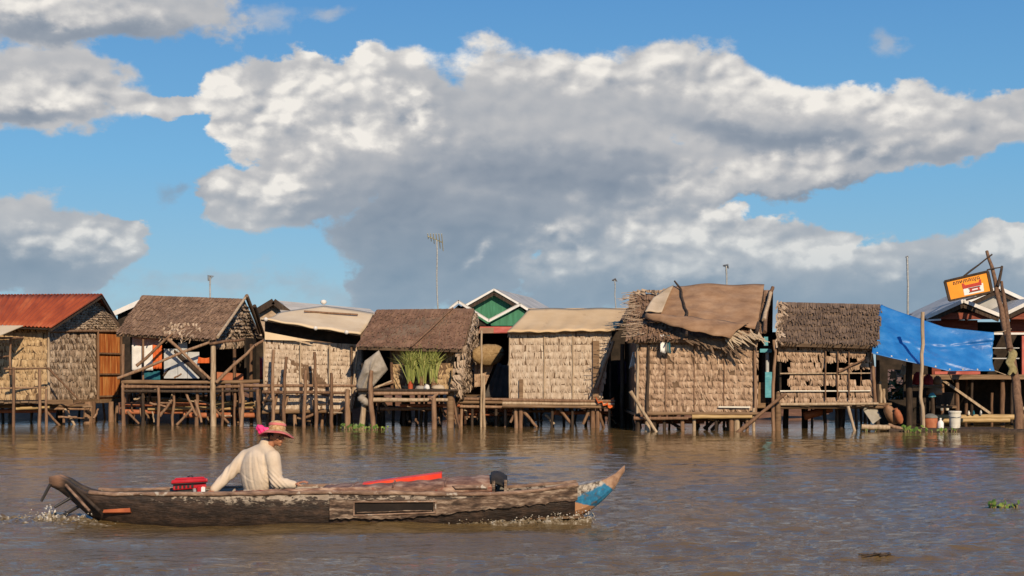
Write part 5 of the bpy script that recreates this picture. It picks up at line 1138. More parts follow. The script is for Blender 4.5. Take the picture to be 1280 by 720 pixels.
hung('cloth', (P(1124, 470, 39.2), P(1132, 468, 39.2), P(1134, 456, 39.2), P(1128, 455, 39.2)), 'grey_sheet', 'pale blue-grey cloth bunched in the porch under the tarp', 'cloth')
hung('cloth', (P(1112, 474, 39.4), P(1122, 473, 39.4), P(1121, 463, 39.4), P(1114, 462, 39.4)), 'net_grey', 'beige bundle hanging in the porch above the green bush', 'cloth')
b = MB(); b.beam(P(1094, 505, 38.3), P(1114, 505, 38.3), .12, .06); tag(b.build('plank', 'plank_brown', None, root=P(1094, 505, 38.3)), 'short brown plank above the jars at the hut corner', 'plank')
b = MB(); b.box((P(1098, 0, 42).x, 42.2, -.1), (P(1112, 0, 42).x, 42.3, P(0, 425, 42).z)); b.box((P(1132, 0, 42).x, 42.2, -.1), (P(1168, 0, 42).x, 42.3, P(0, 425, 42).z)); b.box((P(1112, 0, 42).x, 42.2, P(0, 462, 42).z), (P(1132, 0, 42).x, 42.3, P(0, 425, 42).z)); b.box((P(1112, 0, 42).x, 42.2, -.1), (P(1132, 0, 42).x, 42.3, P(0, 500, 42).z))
tag(b.build('screen', 'dark_inside', None, root=at_z(1130, 42.2, 0)), 'added near-black sheet with an opening, standing in for the shade behind the porch under the tarp', 'screen')  # added sheet: the porch's deep shade as near-black colour
o = thing('bush', 'green bush seen through the porch opening under the tarp', 'bush', P(1122, 500, 44))
b = MB()
for k in range(420):
    c_ = P(1122, 492, 44.5) + Vector((rng.gauss(0, .45), rng.gauss(0, .3), rng.gauss(0, .28))); d = Vector((rng.uniform(-1, 1), rng.uniform(-1, 1), rng.uniform(-.5, 1))).normalized() * .13; e = d.cross(Vector((rng.uniform(-1, 1), rng.uniform(-1, 1), 1))).normalized() * .05
    b.add([c_ - d, c_ + e, c_ + d, c_ - e], [(0, 1, 2, 3)])
b.build('leaves', 'foliage', o)
b = MB()
for k in range(5): b.tube(crooked([at_z(1120 + k, 44.5, .3), P(1114 + k * 4, 488, 44.5)], .04, 4), .02, 5)
b.build('stems', 'plank_brown', o)

# ================================================================== aerials
def aerial(px, ybase, ytop, Y, mm, label, kind, r0=.022):
    o = thing('aerial', label, 'aerial', P(px, ybase, Y), 'aerials above the roofs'); tpv = P(px - .7, ytop, Y); k = Y / F
    b = MB(); b.tube(crooked([P(px + .8, ybase + 25, Y), P(px, (ybase + ytop) / 2, Y), tpv], .015, 3), r0, 6); b.build('mast', 'metal_grey', o)
    if kind:
        w_, tilt = kind; c_ = tpv + Vector((0, 0, .0)); ax = Vector((math.cos(R(tilt)), -.5, math.sin(R(tilt)))).normalized()
        b = MB(); b.tube([c_ - ax * w_ * .75 * k, c_ + ax * w_ * .5 * k], .016, 5); bo = b.build('boom', mm, o)
        cr = ax.cross(Vector((0, 1, .15))).normalized(); cr2 = ax.cross(cr).normalized()
        for i in range(6):
            q = c_ + ax * (-.72 + 1.2 * i / 5) * w_ * k; l_ = w_ * k * (.22 + .10 * i); e = (cr * .75 + cr2 * .65)
            b = MB(); b.tube([q - e * l_, q + e * l_], .013, 5); b.build('element', mm, bo)
    return o
aerial(546.5, 385, 300, 45, 'metal_yellow', 'tallest aerial, with a yellowish fan of elements, above the red-brown thatch', (19, -25), .026)
aerial(263, 370, 347, 46, 'metal_grey', 'short aerial showing over the shaggy thatch of the laundry hut', (6, 60), .03)
aerial(769, 386, 350, 50, 'metal_grey', 'faint thin aerial above the tan roof', (4.5, 8), .022)
aerial(908.5, 362, 332.5, 46, 'metal_grey', 'aerial with a small crossbar above the brown cloth roof', (5.5, -10), .03)
aerial(1134.5, 392, 321, 45, 'metal_grey', 'tall plain aerial rising behind the blue tarp', (2.5, 10), .035)

# ================================================================== floating plants and debris
def clump(px, Y, n, s_, label, r_=.16):
    o = thing('water_hyacinth', label, 'plant', at_z(px, Y, 0), 'water hyacinth clumps'); b = MB(); st = MB()
    for i in range(n):
        a = rng.uniform(0, 6.28); rr_ = r_ * math.sqrt(rng.random()); q = at_z(px, Y, 0) + Vector((math.cos(a) * rr_ * 1.5, math.sin(a) * rr_, 0)); hh_ = s_ * rng.uniform(.3, 1)
        tp_ = q + Vector((math.cos(a) * hh_ * .4, math.sin(a) * hh_ * .3, hh_)); st.tube([q - Vector((0, 0, .04)), q.lerp(tp_, .5) + Vector((0, 0, .02)), tp_], [.012, .009, .006], 5)
        nrm = Vector((math.cos(a + rng.uniform(-1, 1)) * .8, -.6 + rng.uniform(-.4, .4), rng.uniform(.2, .9))).normalized(); u_ = nrm.orthogonal().normalized(); v_ = nrm.cross(u_); lr = s_ * rng.uniform(.25, .42)
        b.add([tp_ + nrm * lr * .15] + [tp_ + (u_ * math.cos(t_) + v_ * math.sin(t_) * .8) * lr * rng.uniform(.85, 1.1) for t_ in [k_ * 6.283 / 8 for k_ in range(8)]], [(0, 1 + k_, 1 + (k_ + 1) % 8) for k_ in range(8)], True)
    st.build('stems', 'reed_stem', o); b.build('leaves', 'hyacinth', o); return o
clump(1253, 16.9, 24, .095, 'green water hyacinth clump floating alone on the open river at the right', .11)
clump(449, 38.4, 26, .15, 'green floating clump at the foot of the reed deck', .35)
clump(463, 38.2, 12, .12, 'low thin green clump just right of the one at the foot of the reed deck', .3)
clump(1084, 37.0, 8, .10, 'tiny green clump by the floating log below the grey crate', .15)
clump(1142, 36.6, 14, .17, 'green clump against the raft, left of the pale crooked post', .22)
clump(1174, 36.6, 14, .11, 'green clump floating in front of the small white jug', .32)
o = thing('debris', 'dark twig debris floating near the bottom right of the river', 'debris', at_z(1095, 12.8, 0)); b = MB()
for k in range(14):
    q = at_z(1095, 12.75, .012) + Vector((rng.uniform(-.10, .10), rng.uniform(-.05, .05), 0)); d = Vector((rng.uniform(-.1, .1), rng.uniform(-.03, .03), rng.uniform(-.005, .02))); b.tube([q - d, q + d], rng.uniform(.004, .008), 5)
b.build('twigs', 'pole_dark', o)
# ================================================================== the long-tail boat
YB = 15.7
# weathered hull: dark stained timber, pale flaking paint in patches high on the side
m, t, bs, _ = new_mat('hull_paint')
tc = t.n.new('ShaderNodeTexCoord').outputs['Object']; sp = t.n.new('ShaderNodeSeparateXYZ'); t.l.new(tc, sp.inputs[0])
n1 = t.m('ADD', t.m('MULTIPLY', t.noise(t.vm('MULTIPLY', tc, (1.2, 1, 6)), 2.5, 8, .7), .6), t.m('MULTIPLY', t.noise(t.vm('MULTIPLY', tc, (3, 1, 3.5)), 4, 8, .75), .4))
base = t.ramp(t.lin(n1, .3, .7), [(0, (.007, .005, .004)), (.45, (.024, .015, .010)), (.75, (.075, .045, .03)), (1, (.17, .12, .085))])
pale = t.ramp(t.noise(tc, 9, 5, .6), [(.3, (.20, .15, .11)), (.7, (.42, .36, .29))])
n2 = t.m('ADD', t.noise(t.vm('MULTIPLY', tc, (3, 3, 7)), 3.2, 8, .7), t.m('MULTIPLY', t.m('SUBTRACT', sp.outputs[2], .24), 1.1))
n2 = t.m('ADD', n2, t.m('MULTIPLY', t.m('MULTIPLY', t.smooth(sp.outputs[0], -1.7, -1.2), t.smooth(sp.outputs[0], .35, .1)), .055))
fl = t.m('MULTIPLY', t.smooth(n2, .54, .59), t.m('MULTIPLY', t.smooth(sp.outputs[2], .17, .26), t.smooth(sp.outputs[0], -2.1, -1.65)))
tipf = t.m('MULTIPLY', t.smooth(sp.outputs[0], -2.95, -3.05), t.smooth(sp.outputs[2], .36, .41))
t.l.new(t.mix(tipf, t.mix(fl, base, pale), (.23, .13, .08)), bs.inputs['Base Color']); bs.inputs['Roughness'].default_value = .6
bn = t.n.new('ShaderNodeBump'); bn.inputs['Strength'].default_value = .8; bn.inputs['Distance'].default_value = .015
t.l.new(t.m('ADD', t.noise(t.vm('MULTIPLY', tc, (2, 1, 9)), 6, 6, .65), t.m('MULTIPLY', fl, .4)), bn.inputs['Height']); t.l.new(bn.outputs[0], bs.inputs['Normal'])
mat('strake_wood', [(.045, .028, .02), (.145, .095, .065), (.36, .275, .205)], .75, (1.2, 1, 5), 5, 8, bump=.6, bscale=14, stain=((.03, .02, .014), 5, .5, .62, .85, (1, 1, 3)), contrast=(.36, .64))
mat('cover_wood', [(.10, .05, .035), (.23, .125, .085), (.42, .29, .21)], .75, (1.5, 2, 4), 4, 8, bump=.6, bscale=14, stain=((.20, .03, .02), 4.5, .56, .64, .8), contrast=(.35, .65))
mat('gunwale_wood', [(.09, .055, .04), (.23, .145, .10), (.40, .28, .20)], .75, (1.5, 4, 4), 4, 7, bump=.5, bscale=16, stain=((.5, .45, .38), 7, .58, .64, .8))
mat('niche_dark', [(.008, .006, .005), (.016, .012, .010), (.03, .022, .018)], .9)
mat('engine_red', [(.38, .008, .014), (.46, .012, .02), (.54, .03, .035)], .32, (1, 1, 1), 6, 4, spec=.5, stain=((.06, .02, .02), 8, .6, .72, .8))
mat('engine_black', [(.012, .012, .012), (.025, .022, .02), (.05, .04, .035)], .5, (1, 1, 1), 12, 4, spec=.5)
mat('board_red', [(.62, .03, .014), (.72, .045, .018), (.78, .09, .03)], .45, (1, 1, 1), 5, 4)
mat('board_orange', [(.26, .06, .02), (.36, .095, .03), (.45, .14, .05)], .6, (1, 1, 1), 5, 4)
mat('black_sheet', [(.012, .010, .008), (.022, .018, .015), (.04, .033, .027)], .7, (1, 1, 1), 6, 4, bump=.2)
# the prow: bare wood tip, worn blue band, pale flakes by the gunwale, orange heel
m, t, bs, _ = new_mat('prow_paint')
tc = t.n.new('ShaderNodeTexCoord').outputs['Object']; sp = t.n.new('ShaderNodeSeparateXYZ'); t.l.new(tc, sp.inputs[0])
nz = t.m('MULTIPLY', t.m('SUBTRACT', t.noise(tc, 12, 6, .65), .5), .14)
wood = t.ramp(t.noise(t.vm('MULTIPLY', tc, (3, 3, 3)), 6, 6, .6), [(.3, (.20, .105, .06)), (.7, (.46, .30, .20))])
palec = t.ramp(t.noise(tc, 20, 6, .7), [(.42, (.08, .06, .045)), (.56, (.50, .45, .38))])
bluec = t.ramp(t.noise(tc, 14, 7, .7), [(.36, (.10, .09, .08)), (.45, (.012, .13, .26)), (.62, (.025, .22, .40)), (.72, (.35, .36, .33))])
X_, Z_ = sp.outputs[0], sp.outputs[2]
f_pale = t.m('ADD', t.m('SUBTRACT', Z_, t.m('MULTIPLY', X_, .44)), t.m('MULTIPLY', nz, .6))
f_tip = t.m('ADD', t.m('ADD', t.m('MULTIPLY', X_, .615), t.m('MULTIPLY', Z_, .79)), t.m('MULTIPLY', nz, .3))
f_heel = t.m('ADD', t.m('ADD', Z_, t.m('MULTIPLY', X_, .286)), t.m('MULTIPLY', nz, .3))
c_ = t.mix(t.smooth(f_pale, -.145, -.115), bluec, palec); c_ = t.mix(t.smooth(f_tip, .212, .225), c_, wood)
c_ = t.mix(t.smooth(f_heel, -.17, -.185), c_, (.42, .22, .11)); t.l.new(c_, bs.inputs['Base Color']); bs.inputs['Roughness'].default_value = .6
bn = t.n.new('ShaderNodeBump'); bn.inputs['Strength'].default_value = .6; bn.inputs['Distance'].default_value = .01; t.l.new(t.noise(tc, 30, 5, .65), bn.inputs['Height']); t.l.new(bn.outputs[0], bs.inputs['Normal'])

boat = thing('longtail_boat', 'long dark weathered wooden boat with a blue-painted upturned prow, motoring to the right', 'boat', at_z(420, YB, 0))
ST = [(61, 596, 600, 608, .05), (76, 594.5, 601, 617, .075), (92, 606, 613, 632, .11), (110, 615.5, 624, 648, .16), (130, 618.5, 629, 657, .22), (165, 618.5, 632, 668, .29), (220, 618.5, 635, 678, .36),
      (300, 618, 637, 682, .42), (360, 617, 639, 684, .44), (420, 617, 642, 684, .45), (500, 617.5, 642, 682, .45), (580, 619, 639, 676, .43), (640, 617.5, 632, 668, .38), (680, 613, 629, 660, .31),
      (712, 608.5, 626, 651, .23), (735, 604.5, 622, 641, .15), (755, 599.5, 611, 625, .085), (770, 591.5, 599, 609, .055), (781, 582, 585, 590, .04)]
def cr(a, b_, c, d, t_):
    return .5 * ((2 * b_) + (-a + c) * t_ + (2 * a - 5 * b_ + 4 * c - d) * t_ ** 2 + (-a + 3 * b_ - 3 * c + d) * t_ ** 3)
def station(px):
    i = 0
    while i < len(ST) - 2 and ST[i + 1][0] <= px: i += 1
    t_ = (px - ST[i][0]) / (ST[i + 1][0] - ST[i][0])
    g = lambda j: ST[min(max(j, 0), len(ST) - 1)]
    sh, ch, ke, hw = [cr(g(i - 1)[k], g(i)[k], g(i + 1)[k], g(i + 2)[k], t_) for k in (1, 2, 3, 4)]
    x = (px - 640) * (YB - hw) / F
    zz = lambda py, Y: CAM_H + (HZ - py) * Y / F
    return x, hw, zz(sh, YB - hw), zz(ch, YB - hw), zz(ke, YB)
def section(px, inset=0.0):
    x, hw, zs, zc, zk = station(px); h = max(.012, hw - inset); zk = min(zk + inset, zs - .012)
    zc = min(max(zc, zk + .3 * (zs - zk)), zs - .004)
    half = [(h, zs), (h * .985, (zs + zc) / 2), (h * .95, zc), (h * .80, zc * .45 + zk * .55), (h * .45, zk + .15 * (zc - zk)), (0.0, zk)]
    return [Vector((x, YB - a, z)) for a, z in half] + [Vector((x, YB + a, z)) for a, z in reversed(half[:-1])]
def hull_mesh(pxs, name, m_):
    b = MB(); N_ = 11; vs = []
    for px in pxs: vs += section(px)
    for px in pxs: vs += section(px, .035)
    n_ = len(pxs); o_ = n_ * N_; fs = []
    for i in range(n_ - 1):
        for k in range(N_ - 1):
            a = i * N_ + k
            fs.append((a, a + 1, a + N_ + 1, a + N_)); fs.append((o_ + a, o_ + a + N_, o_ + a + N_ + 1, o_ + a + 1))
        for k in (0, N_ - 1):
            a = i * N_ + k; fs.append((a, a + N_, o_ + a + N_, o_ + a) if k == 0 else (a, o_ + a, o_ + a + N_, a + N_))
    for i in (0, n_ - 1):
        for k in range(N_ - 1):
            a = i * N_ + k; fs.append((a, o_ + a, o_ + a + 1, a + 1) if i == 0 else (a, a + 1, o_ + a + 1, o_ + a))
    b.add(vs, fs, True); return b.build(name, m_, boat)
hull_mesh([61 + (719 - 61) * i / 60 for i in range(61)], 'hull', 'hull_paint')
# prow is a mesh with its own origin so that its paint sits still on it
px0 = 719; org = section(px0)[0]
b = MB(); pp = [px0 + (781 - px0) * i / 16 for i in range(17)]; vs = []
for px in pp: vs += section(px)
N_ = 11; fs = [(i * N_ + k, i * N_ + k + 1, (i + 1) * N_ + k + 1, (i + 1) * N_ + k) for i in range(16) for k in range(N_ - 1)]
fs += [(i * N_, (i + 1) * N_, (i + 1) * N_ + N_ - 1, i * N_ + N_ - 1) for i in range(16)] + [tuple(range(16 * N_, 17 * N_)), tuple(range(N_ - 1, -1, -1))]
b.add(vs, fs, False); prow = adopt(b.build('prow', 'prow_paint', None, root=org), boat)
# gunwales
for s in (-1, 1):
    b = MB(); ps = []
    for i in range(40):
        px = 112 + (722 - 112) * i / 39; x, hw, zs, zc, zk = station(px); ps.append(Vector((x, YB + s * (hw - .005), zs + .008 + rng.uniform(-.004, .004))))
    b.tube(ps, [.024 * rng.uniform(.8, 1.2) for _ in ps], 7); b.build('gunwale', 'gunwale_wood', boat)
# added side plank with a long open slot
def sp_pt(px, f, out=.014):
    x, hw, zs, zc, zk = station(px); top = CAM_H + (HZ - (624.5 if px < 560 else 624.5 - (px - 560) * .085 if px < 640 else 617.7 - (px - 640) * .12)) * (YB - hw) / F
    top = min(top, zs - .01); bot = CAM_H + (HZ - (648.5 if px < 500 else 648.5 - (px - 500) * .105)) * (YB - hw) / F
    h_ = bot + (top - bot) * f; return Vector((x, YB - hw * 1.0 - out + .02 * hw * (1 - f), h_))
b = MB(); pxs = [412 + (722 - 412) * i / 62 for i in range(63)]; wob = [rng.uniform(-.012, .012) for _ in pxs]
for i in range(62):
    a, c_ = pxs[i], pxs[i + 1]
    bands = [(0, .18), (.88, 1)] if 444 < (a + c_) / 2 < 543 else [(0, .18), (.18, .88), (.88, 1)]
    for lo, hi in bands:
        o1 = .014; w0_ = wob[i] if lo == 0 else 0; w1_ = wob[i + 1] if lo == 0 else 0
        p_ = [sp_pt(a, lo, o1) + Vector((0, 0, w0_)), sp_pt(c_, lo, o1) + Vector((0, 0, w1_)), sp_pt(c_, hi, o1), sp_pt(a, hi, o1)]
        q_ = [v + Vector((0, .02, 0)) for v in p_]; b.hexa(q_ + p_)
b.build('side_plank', 'strake_wood', boat)
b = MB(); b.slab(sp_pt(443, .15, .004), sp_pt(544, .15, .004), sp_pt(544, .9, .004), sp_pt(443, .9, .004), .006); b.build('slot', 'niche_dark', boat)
for f in (.18, .88):
    b = MB(); b.tube(crooked([sp_pt(442, f, .02), sp_pt(545, f, .02)], .004, 8), .009, 6); b.build('slot_frame', 'gunwale_wood', boat)
for px in (442.5, 544.5):
    b = MB(); b.tube([sp_pt(px, .16, .02), sp_pt(px, .9, .02)], .009, 6); b.build('slot_frame', 'gunwale_wood', boat)
b = MB(); b.tube(crooked([sp_pt(446, .32, .012), sp_pt(505, .40, .012), sp_pt(540, .30, .012)], .004, 5), .008, 5); b.build('slot_rib', 'strake_wood', boat)
# deck boards inside
b = MB()
for i in range(34):
    a = 180 + i * 16.2; x, hw, zs, zc, zk = station(a); x2 = station(a + 15.4)[0]; z = .06; w_ = hw * .78; b.box((x, YB - w_, z - .02), (x2, YB + w_, z + rng.uniform(-.004, .006)))
b.build('floor', 'plank_brown', boat)
# arched cover over the middle
def cover(u, v):
    px = 398 + (618 - 398) * u; x, hw, zs, zc, zk = station(px)
    tp_ = CAM_H + (HZ - (611.5 - 15.0 * u ** .9)) * (YB - .2) / F; a = math.pi * v
    return Vector((x, YB - math.cos(a) * (hw - .035), zs + .012 + (tp_ - zs) * max(0.0, math.sin(a)) ** .55 + .006 * math.sin(px * .9) * math.sin(a)))
b = MB(); b.grid(cover, 40, 18); o = b.build('deck_cover', 'cover_wood', None, root=cover(0, 0)); o.modifiers.new('thickness', 'SOLIDIFY').thickness = .02; adopt(o, boat)
for k, u in enumerate((.18, .42, .72)):
    b = MB(); b.tube([cover(u, v / 12) + Vector((0, 0, .008)) for v in range(1, 12)], .010, 5); b.build('cover_batten', 'cover_wood', boat)
b = MB(); b.slab(cover(.78, .06) + Vector((0, -.03, 0)), cover(.96, .05) + Vector((0, -.03, 0)), cover(.96, .12) + Vector((0, -.03, 0)), cover(.76, .13) + Vector((0, -.03, 0)), .015); b.build('patch', 'gunwale_wood', boat)
# raised coaming board along the near side from the seat to the cover
b = MB()
def coam(u, v):
    px = 250 + (470 - 250) * u; x, hw, zs, zc, zk = station(px); tp_ = CAM_H + (HZ - (616.5 - 7.5 * u - 1.5 * math.sin(u * 3.14) + .35 * math.sin(px * .31) + .25 * math.sin(px * .83))) * (YB - hw) / F
    return Vector((x, YB - hw + .004 + .03 * v, zs - .02 + (tp_ - zs + .02) * v))
b.grid(coam, 60, 4); o = b.build('coaming', 'cover_wood', None, root=coam(0, 0)); o.modifiers.new('thickness', 'SOLIDIFY').thickness = .03; adopt(o, boat)
# black hood at the front of the cover
def hood(u, v):
    px = 613 + 21 * u; x, hw, zs, zc, zk = station(px); a = math.pi * (.12 + .76 * v)
    tp_ = CAM_H + (HZ - (592.5 + 4 * (u - .35) ** 2 * 4)) * (YB - .2) / F
    return Vector((x, YB - math.cos(a) * (hw - .02) * (1 - .1 * u), zs + .02 + (tp_ - zs) * max(0.0, math.sin(a)) ** .6 - .05 * u * abs(math.cos(a))))
b = MB(); b.grid(hood, 10, 16); o = b.build('hood', 'black_sheet', None, root=hood(0, 0)); o.modifiers.new('thickness', 'SOLIDIFY').thickness = .025; adopt(o, boat)
for px, dy in ((617, -.36), (632, -.34), (617, .36), (632, .34)):
    x, hw, zs, zc, zk = station(px); b = MB(); b.beam((x, YB + dy, zs - .02), (x, YB + dy, zs + .15), .03, .03); b.build('hood_post', 'strake_wood', boat)
b = MB(); x, hw, zs, zc, zk = station(626); b.slab((x - .05, YB + .25, zs), (x + .06, YB + .22, zs), (x + .06, YB + .22, zs + .14), (x - .05, YB + .25, zs + .14), .02); b.build('hood_back', 'grey_plastic', boat)
# stern: post, rods, orange fender
for a, c_, r0 in ((P(63, 605, YB - .08), at_z(51.5, YB - .1, .22), .018), (P(87, 623, YB - .15), at_z(68, YB - .25, .17), .018)):
    b = MB(); b.tube([a, c_], [r0, r0 * .8], 7); b.build('rod', 'engine_black', boat)
b = MB(); b.tube([P(96, 612, YB - .1), at_z(125, YB - .28, .13)], .02, 6); b.build('stern_rib', 'pole_dark', boat)
b = MB(); b.tube([P(82, 606, YB - .11), at_z(112, YB - .25, .13)], .016, 6); b.build('stern_rib', 'gunwale_wood', boat)
x, hw, zs, zc, zk = station(146); b = MB(); b.slab((at_z(129, YB - hw, 0).x, YB - hw * .88 - .05, .115), (at_z(164, YB - hw, 0).x, YB - hw * .95 - .05, .12), (at_z(163, YB - hw, 0).x, YB - hw * .93 - .04, .165), (at_z(130, YB - hw, 0).x, YB - hw * .88 - .04, .145), .05); b.build('fender', 'board_orange', boat)
# long red board lying on the cover
p0, p1 = P(453, 607.5, YB - .12), P(552, 597.5, YB - .06)
b = MB(); d = Vector((0, .14, .01)); up = Vector((0, 0, .05)); b.hexa([p0, p1 - Vector((0, 0, .012)), p1 + d - Vector((0, 0, .012)), p0 + d, p0 + up * .45, p1 + up * 1.05, p1 + d + up * 1.05, p0 + d + up * .45])
tag(b.build('board', 'board_red', None, root=p0), 'long bright red board lying along the brown deck cover of the boat', 'board')
# engine
eng = MB(); e0 = P(237, 612, YB); S_ = YB / F
def ebox(b, x0_, x1_, y0_, y1_, zb0, zb1, zt0, zt1, tp=.8):
    """tapered box: px range, depth, bottom/top py at left and right"""
    cx_, cy_ = (x0_ + x1_) / 2, (y0_ + y1_) / 2
    pb = lambda x, y, py: P(x, py, YB + y)
    ix = lambda x: cx_ + (x - cx_) * tp; iy = lambda y: cy_ + (y - cy_) * tp
    b.hexa([pb(x0_, y0_, zb0), pb(x1_, y0_, zb1), pb(x1_, y1_, zb1), pb(x0_, y1_, zb0), pb(ix(x0_), iy(y0_), zt0), pb(ix(x1_), iy(y0_), zt1), pb(ix(x1_), iy(y1_), zt1), pb(ix(x0_), iy(y1_), zt0)])
engine = ebox(eng, 216, 258, -.125, .125, 613, 610, 605, 603, .98) or eng.build('engine', 'engine_red', boat)
bv = engine.modifiers.new('bevel', 'BEVEL'); bv.width = .012; bv.segments = 3
for args, nm, mm in (((213.5, 260, -.155, .155, 605, 602.4, 600, 597.6, .97), 'tank_rim', 'engine_red'), ((217, 257, -.13, .13, 599.9, 597.7, 597.4, 595.6, .88), 'tank_top', 'engine_red'), ((214.5, 259, -.158, .158, 606, 603.4, 605, 602.5, 1.0), 'seam', 'engine_black'), ((221, 244, -.10, .10, 620, 619, 611, 609, 1.0), 'crankcase', 'engine_black'), ((246, 255, -.14, -.04, 621, 620, 608, 607, .95), 'starter_cover', 'engine_red')):
    b = MB(); ebox(b, *args); o = b.build(nm, mm, engine); bv = o.modifiers.new('bevel', 'BEVEL'); bv.width = .014; bv.segments = 3
b = MB(); ebox(b, 251.5, 256.5, -.155, -.14, 620.5, 620, 609, 608.5, 1); b.build('label_plate', 'plastic_bright', engine)
b = MB(); b.lathe(P(238, 596.6, YB), [(.03, -.005), (.034, .006), (.03, .016), (.01, .02)], 12); b.build('fuel_cap', 'engine_black', engine)
for k in range(5):
    b = MB(); ebox(b, 219 + k * 5, 222 + k * 5, -.136, -.128, 611 - k * .4, 610.8 - k * .4, 607.4 - k * .4, 607.3 - k * .4, 1); b.build('vent_slot', 'engine_black', engine)
b = MB(); b.tube([P(243, 612, YB - .12), P(243.5, 616, YB - .16), P(240, 618, YB - .16)], .022, 8); b.build('exhaust', 'metal_grey', engine)
b = MB(); b.tube([P(225, 616, YB), P(170, 622, YB), P(100, 632, YB), at_z(58, YB, -.05)], .02, 7); b.build('propeller_shaft', 'engine_black', engine)
b = MB(); b.tube([P(244, 613, YB + .02), P(258, 616, YB), P(266, 617, YB - .04)], .013, 6); b.build('tiller', 'engine_black', engine)

# ================================================================== the person
m, t, bs, _ = new_mat('skin')
tc = t.n.new('ShaderNodeTexCoord').outputs['Object']
t.l.new(t.ramp(t.noise(tc, 14, 4, .5), [(.3, (.34, .145, .075)), (.7, (.44, .20, .11))]), bs.inputs['Base Color']); bs.inputs['Roughness'].default_value = .5
bs.inputs['Subsurface Weight'].default_value = .1; bs.inputs['Subsurface Radius'].default_value = (.01, .004, .002)
mat('shirt_cream', [(.52, .42, .32), (.60, .50, .39), (.65, .55, .44)], .9, (1, 1, 1), 5, 5, bump=.2, bscale=90)
mat('trousers', [(.03, .03, .04), (.045, .045, .055), (.06, .06, .07)], .9, (1, 1, 1), 8, 5)
mat('hair_black', [(.008, .006, .005), (.014, .011, .009), (.02, .016, .013)], .5)
mat('straw', [(.38, .22, .10), (.50, .32, .16), (.60, .42, .24)], .8, (1, 1, 1), 30, 3, bump=.6, bscale=70, contrast=(.4, .6))
mat('hat_pink', [(.46, .10, .10), (.55, .15, .14), (.62, .22, .20)], .8, (1, 1, 1), 12, 4, bump=.3, bscale=60)
mat('bow_pink', [(.72, .02, .15), (.78, .035, .2), (.8, .07, .25)], .6, (1, 1, 1), 6, 4)
mat('eye_dark', [(.01, .008, .006), (.012, .01, .008), (.015, .012, .01)], .2)
def capsule(b, a, c_, ra, rc, sides=12, flat=1.0):
    a, c_ = Vector(a), Vector(c_); d = (c_ - a).normalized(); pts, rs = [], []
    for k in range(5): an = math.pi / 2 * (1 - k / 4); pts.append(a - d * ra * math.sin(an)); rs.append(max(.0012, ra * math.cos(an)))
    for k in range(1, 5): pts.append(a.lerp(c_, k / 5)); rs.append(ra + (rc - ra) * k / 5)
    for k in range(5): an = math.pi / 2 * k / 4; pts.append(c_ + d * rc * math.sin(an)); rs.append(max(.0012, rc * math.cos(an)))
    b.tube(pts, rs, sides, True, flat)
def ellip(b, c_, M_, r, sides=18, rings=12):
    prof = [(max(.002, math.cos(an)), math.sin(an)) for an in [-math.pi / 2 + math.pi * i / rings for i in range(rings + 1)]]
    b.lathe(c_, prof, sides, axis=M_ @ Matrix.Diagonal(r))
def remeshed(b, name, m_, parent, vox, smooth=4, shape=None):
    o = b.build(name, m_, parent)
    r_ = o.modifiers.new('r', 'REMESH'); r_.mode = 'VOXEL'; r_.voxel_size = vox
    s_ = o.modifiers.new('s', 'SMOOTH'); s_.factor = .5; s_.iterations = smooth
    dg = bpy.context.evaluated_depsgraph_get(); me = bpy.data.meshes.new_from_object(o.evaluated_get(dg)); o.modifiers.clear(); o.data = me
    me.materials.clear(); me.materials.append(MATS[m_])
    if shape:
        nm = [v.normal.copy() for v in me.vertices]; og = Vector(o['_org'])
        for v, n_ in zip(me.vertices, nm): v.co += n_ * shape(v.co + og)
    me.polygons.foreach_set('use_smooth', [True] * len(me.polygons)); me.update(); return o
B = lambda px, py, dy=0.0: P(px, py, YB + dy)
fwd = Vector((.6, .8, 0)); rgt = Vector((.8, -.6, 0)); UP = Vector((0, 0, 1))
TM = Matrix((rgt, fwd, UP)).transposed()
pel, chest, nb = B(321, 636), B(323, 583), B(331, 560)
lsh, lel, lwr, lha = B(308, 571, .11), B(287, 592, .05), B(268, 611.5, -.03), B(263.5, 616.5, -.06)
rsh, rel, rwr = B(341, 572, -.11), B(346, 603, -.16), B(367, 606, -.20)
head = B(345, 545, -.01); fd = Vector((.86, -.49, -.13)).normalized(); fr = fd.cross(UP).normalized(); fu = fr.cross(fd).normalized()
HM = Matrix((fr, fd, fu)).transposed()
hp = lambda r_, f_, u_: head + fr * r_ + fd * f_ + fu * u_
per = thing('person', 'person in a cream long-sleeved shirt and pink-banded straw hat sitting in the boat, looking right', 'person', at_z(321, YB, .06))
b = MB()
ellip(b, pel + Vector((0, 0, .03)), TM, (.155, .12, .12)); ellip(b, chest - Vector((0, 0, .05)), TM, (.15, .10, .23)); ellip(b, chest + Vector((0, 0, .05)), TM, (.17, .095, .11))
capsule(b, nb - UP * .02, head - UP * .04 - fd * .015, .052, .048)
ellip(b, head + fu * .02, HM, (.072, .088, .092)); ellip(b, hp(0, .030, -.045), HM, (.052, .058, .058)); capsule(b, hp(0, .062, -.085), hp(0, .058, -.082), .022, .022)
capsule(b, hp(0, .088, .012), hp(0, .108, -.022), .009, .014, 8); capsule(b, hp(-.010, .098, -.026), hp(.010, .098, -.026), .009, .009, 8)
capsule(b, hp(-.014, .085, -.049), hp(.014, .085, -.049), .009, .009, 8); capsule(b, hp(-.012, .083, -.060), hp(.012, .083, -.060), .009, .009, 8)
